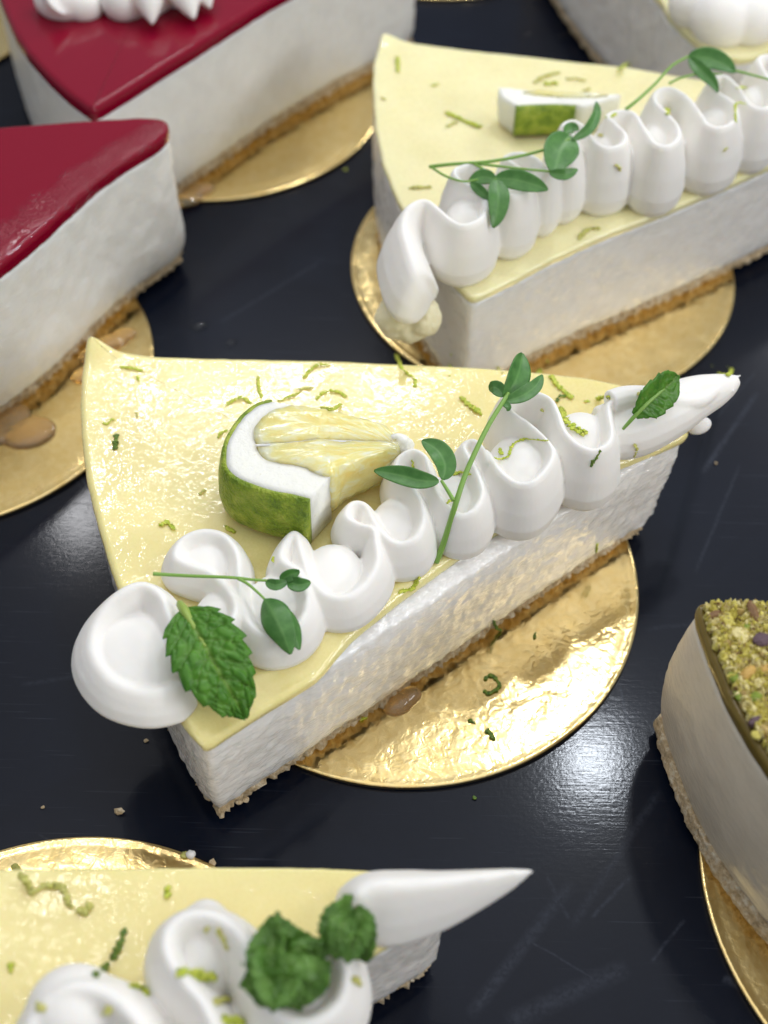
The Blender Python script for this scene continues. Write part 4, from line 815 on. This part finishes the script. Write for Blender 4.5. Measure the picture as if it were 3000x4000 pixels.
for px, r, mi, el in ((cN([(865, 600)])[0], .0019, 6, 1.2), (cN([(1000, 680)])[0], .0027, 6, 1.4), (cN([(1090, 590)])[0], .0019, 2, 1.3), (cN([(1250, 740)])[0], .0030, 4, 1.5), (cN([(1085, 1130)])[0], .0029, 5, 1.9), (cN([(940, 1170)])[0], .0021, 2, 1.6), (cN([(1240, 1235)])[0], .0021, 6, 1.2), (cN([(1190, 1400)])[0], .0026, 2, 1.3), (cN([(1170, 1670)])[0], .0022, 4, 1.3), (cN([(850, 380)])[0], .0019, 1, 1.1), (cN([(1150, 400)])[0], .0030, 3, 1.7), (cN([(1290, 1065)])[0], .0020, 5, 1.8), (cN([(980, 1380)])[0], .0017, 2, 1.2), (cN([(1060, 1360)])[0], .0018, 1, 1.1), (cN([(710, 450)])[0], .0022, 3, 1.3), (cN([(860, 510)])[0], .0022, 0, 1.6), (cN([(760, 800)])[0], .0016, 0, 1.3), (cN([(1290, 1780)])[0], .0024, 1, 1.3), (cN([(1190, 1830)])[0], .0019, 0, 1.4)):
    r *= .42; nut(P(px, ZP + r * .8 + .0005), r, mi, el, 2, .13)
xs = [q_[0] for q_ in qin]; ys = [q_[1] for q_ in qin]; k = 0; fine = {i: [] for i in range(7)}
xmax = P((1900, 1500), ZP).x; ylow = P((1659, 2050), ZP).y
while k < 190:
    x, y = P((rs.uniform(1500, 1800), rs.uniform(1290, 1900)), ZP)[:2]
    if inside(qin, x, y): k += 1; r = rs.uniform(.0004, .0009); nut(Vector((x, y, ZP + r * rs.uniform(.3, .9))), r, rs.choices(range(7), wts)[0], rs.uniform(1, 1.5))
k = 0
while k < 4600:
    x, y = P((rs.uniform(1500, 1800), rs.uniform(1290, 1900)), ZP)[:2]
    if inside(qin, x, y):
        k += 1; r = rs.uniform(.0002, .0007); v, f = blob_poly(r, 1, .4, rs.random()); fine[rs.choices((0, 1, 3, 6), (44, 8, 5, 34))[0]].append(([a + Vector((x, y, ZP + rs.uniform(0, .0019))) for a in v], f))
for i, ps in fine.items():
    if ps: o = link('nut_crumb', *merge(ps), NUTS[i], sP, smooth=False); o['kind'] = 'stuff'

# ------------------------------------------------------------------ syrup, water, crumbs
SYR = mat('syrup', (.93, .70, .36), .03, trans=.8, ior=1.34, sss=.1, sssr=(.004, .003, .0015), coat=.6, coatr=.03)[0]
WAT = mat('water', (.95, .97, 1), .02, trans=1, ior=1.33)[0]
def drop(name, px, blobs, m, label, cat, group, z0=BT):
    c = P(px, z0); r = [ball((P((px[0] + dx, px[1] + dy), z0).x, P((px[0] + dx, px[1] + dy), z0).y, z0), rx * .001, ry * .001, h * (.0007 if m is SYR else .001), a) for dx, dy, rx, ry, h, a in blobs]
    o = remeshed(name, r, m, None, .00035, 6, cast=False)
    for v in o.data.vertices: v.co -= c
    o.location = c; tag(o, label, cat, group); return o
SG = 'syrup drops beside the slices'
drop('syrup_drop', (62, 935), [(0, 0, 6.5, 5, 2.6, .3), (-40, -30, 5, 5, 3.0, 0), (-70, 0, 6, 4, 2.4, 0)], SYR, 'largest syrup puddle on the board at the left edge', 'syrup drop', SG)
drop('syrup_drop', (238, 742), [(0, 0, 5.5, 2.6, 2.6, .5), (-35, 25, 4.2, 2.6, 2.8, .6), (30, -18, 3.4, 2.2, 2.0, .3)], SYR, 'glossy syrup drip by the base of the frosted berry slice', 'syrup drop', SG)
drop('syrup_drop', (182, 812), [(0, 0, 3.4, 2.4, 2.2, .5)], SYR, 'small syrup drop between puddle and drip', 'syrup drop', SG)
drop('syrup_drop', (405, 430), [(0, 0, 4.5, 3, 2.0, .5), (30, -20, 4, 2.5, 2, .4)], SYR, 'syrup pool under the slice with cream dollops', 'syrup drop', SG)
drop('syrup_drop', (862, 1520), [(0, 0, 3.6, 2.6, 2.6, .6), (20, -14, 3, 2.2, 2.4, .6)], SYR, 'syrup drop peeking out under the middle slice', 'syrup drop', SG)
WG = 'water drops on the tray'
for px, sc, lb in (((345, 590), 1.5, 'clear broken splash of water beside the frosted berry slice'), ((430, 706), 1.4, 'single round water drop on the bare tray'), ((497, 742), 1.0, 'faint small water drop above the middle slice'), ((1217, 78), 1.6, 'blurred bright drop standing in for a glint near the far white slice'), ((1135, 75), 1.2, 'dim drop standing in for a lamp reflection behind the ruffled slice')):  # last two drops are added shapes imitating specular glints on the tray
    drop('water_or_glint_drop', px, [(0, 0, 1.3 * sc, .8 * sc, .8, .3), (9, -4, .8 * sc, .6 * sc, .6, 0)], WAT, lb, 'water drop', WG, .0002)
CG = 'biscuit crumbs on the tray'
for px, r, lb in (((258, 1757), .0009, 'pale crumb on the tray beside the middle slice corner'), ((315, 1602), .0006, 'tiny crumb on the tray left of the middle slice'), ((458, 1868), .0010, 'crumb on the rim of the nearest gold board'), ((93, 1745), .0004, 'speck of crumb on the dark tray at left'), ((1546, 1002), .0004, 'speck of crumb on the tray right of the cream tip')):
    V, F = blob_poly(r, 1, .35, px[0]); p = P(px, 0) + Vector((0, 0, r * .5)); o = link('biscuit_crumb', V, F, BISC, smooth=False); o.location = p; tag(o, lb, 'crumb', CG)
V, F = blob_poly(.0011, 2, .15, 4); o = link('cream_fleck', V, F, CREAM); o.location = P((412, 1846), .0016); tag(o, 'white fleck of cream on the rim of the nearest board', 'cream fleck')
# big crumbs of base at the front corner of the middle slice
rs = random.Random(31)
for px in ((478, 1740), (492, 1736), (520, 1722), (530, 1726), (515, 1732), (1352, 1092), (1340, 1112), (1372, 1080), (1250, 1170)):
    v, f = blob_poly(rs.uniform(.0005, .0010), 2, .3, rs.random()); p = P(px, .0022); link('base_crumb', [a + p for a in v], f, BISC, main, smooth=False)
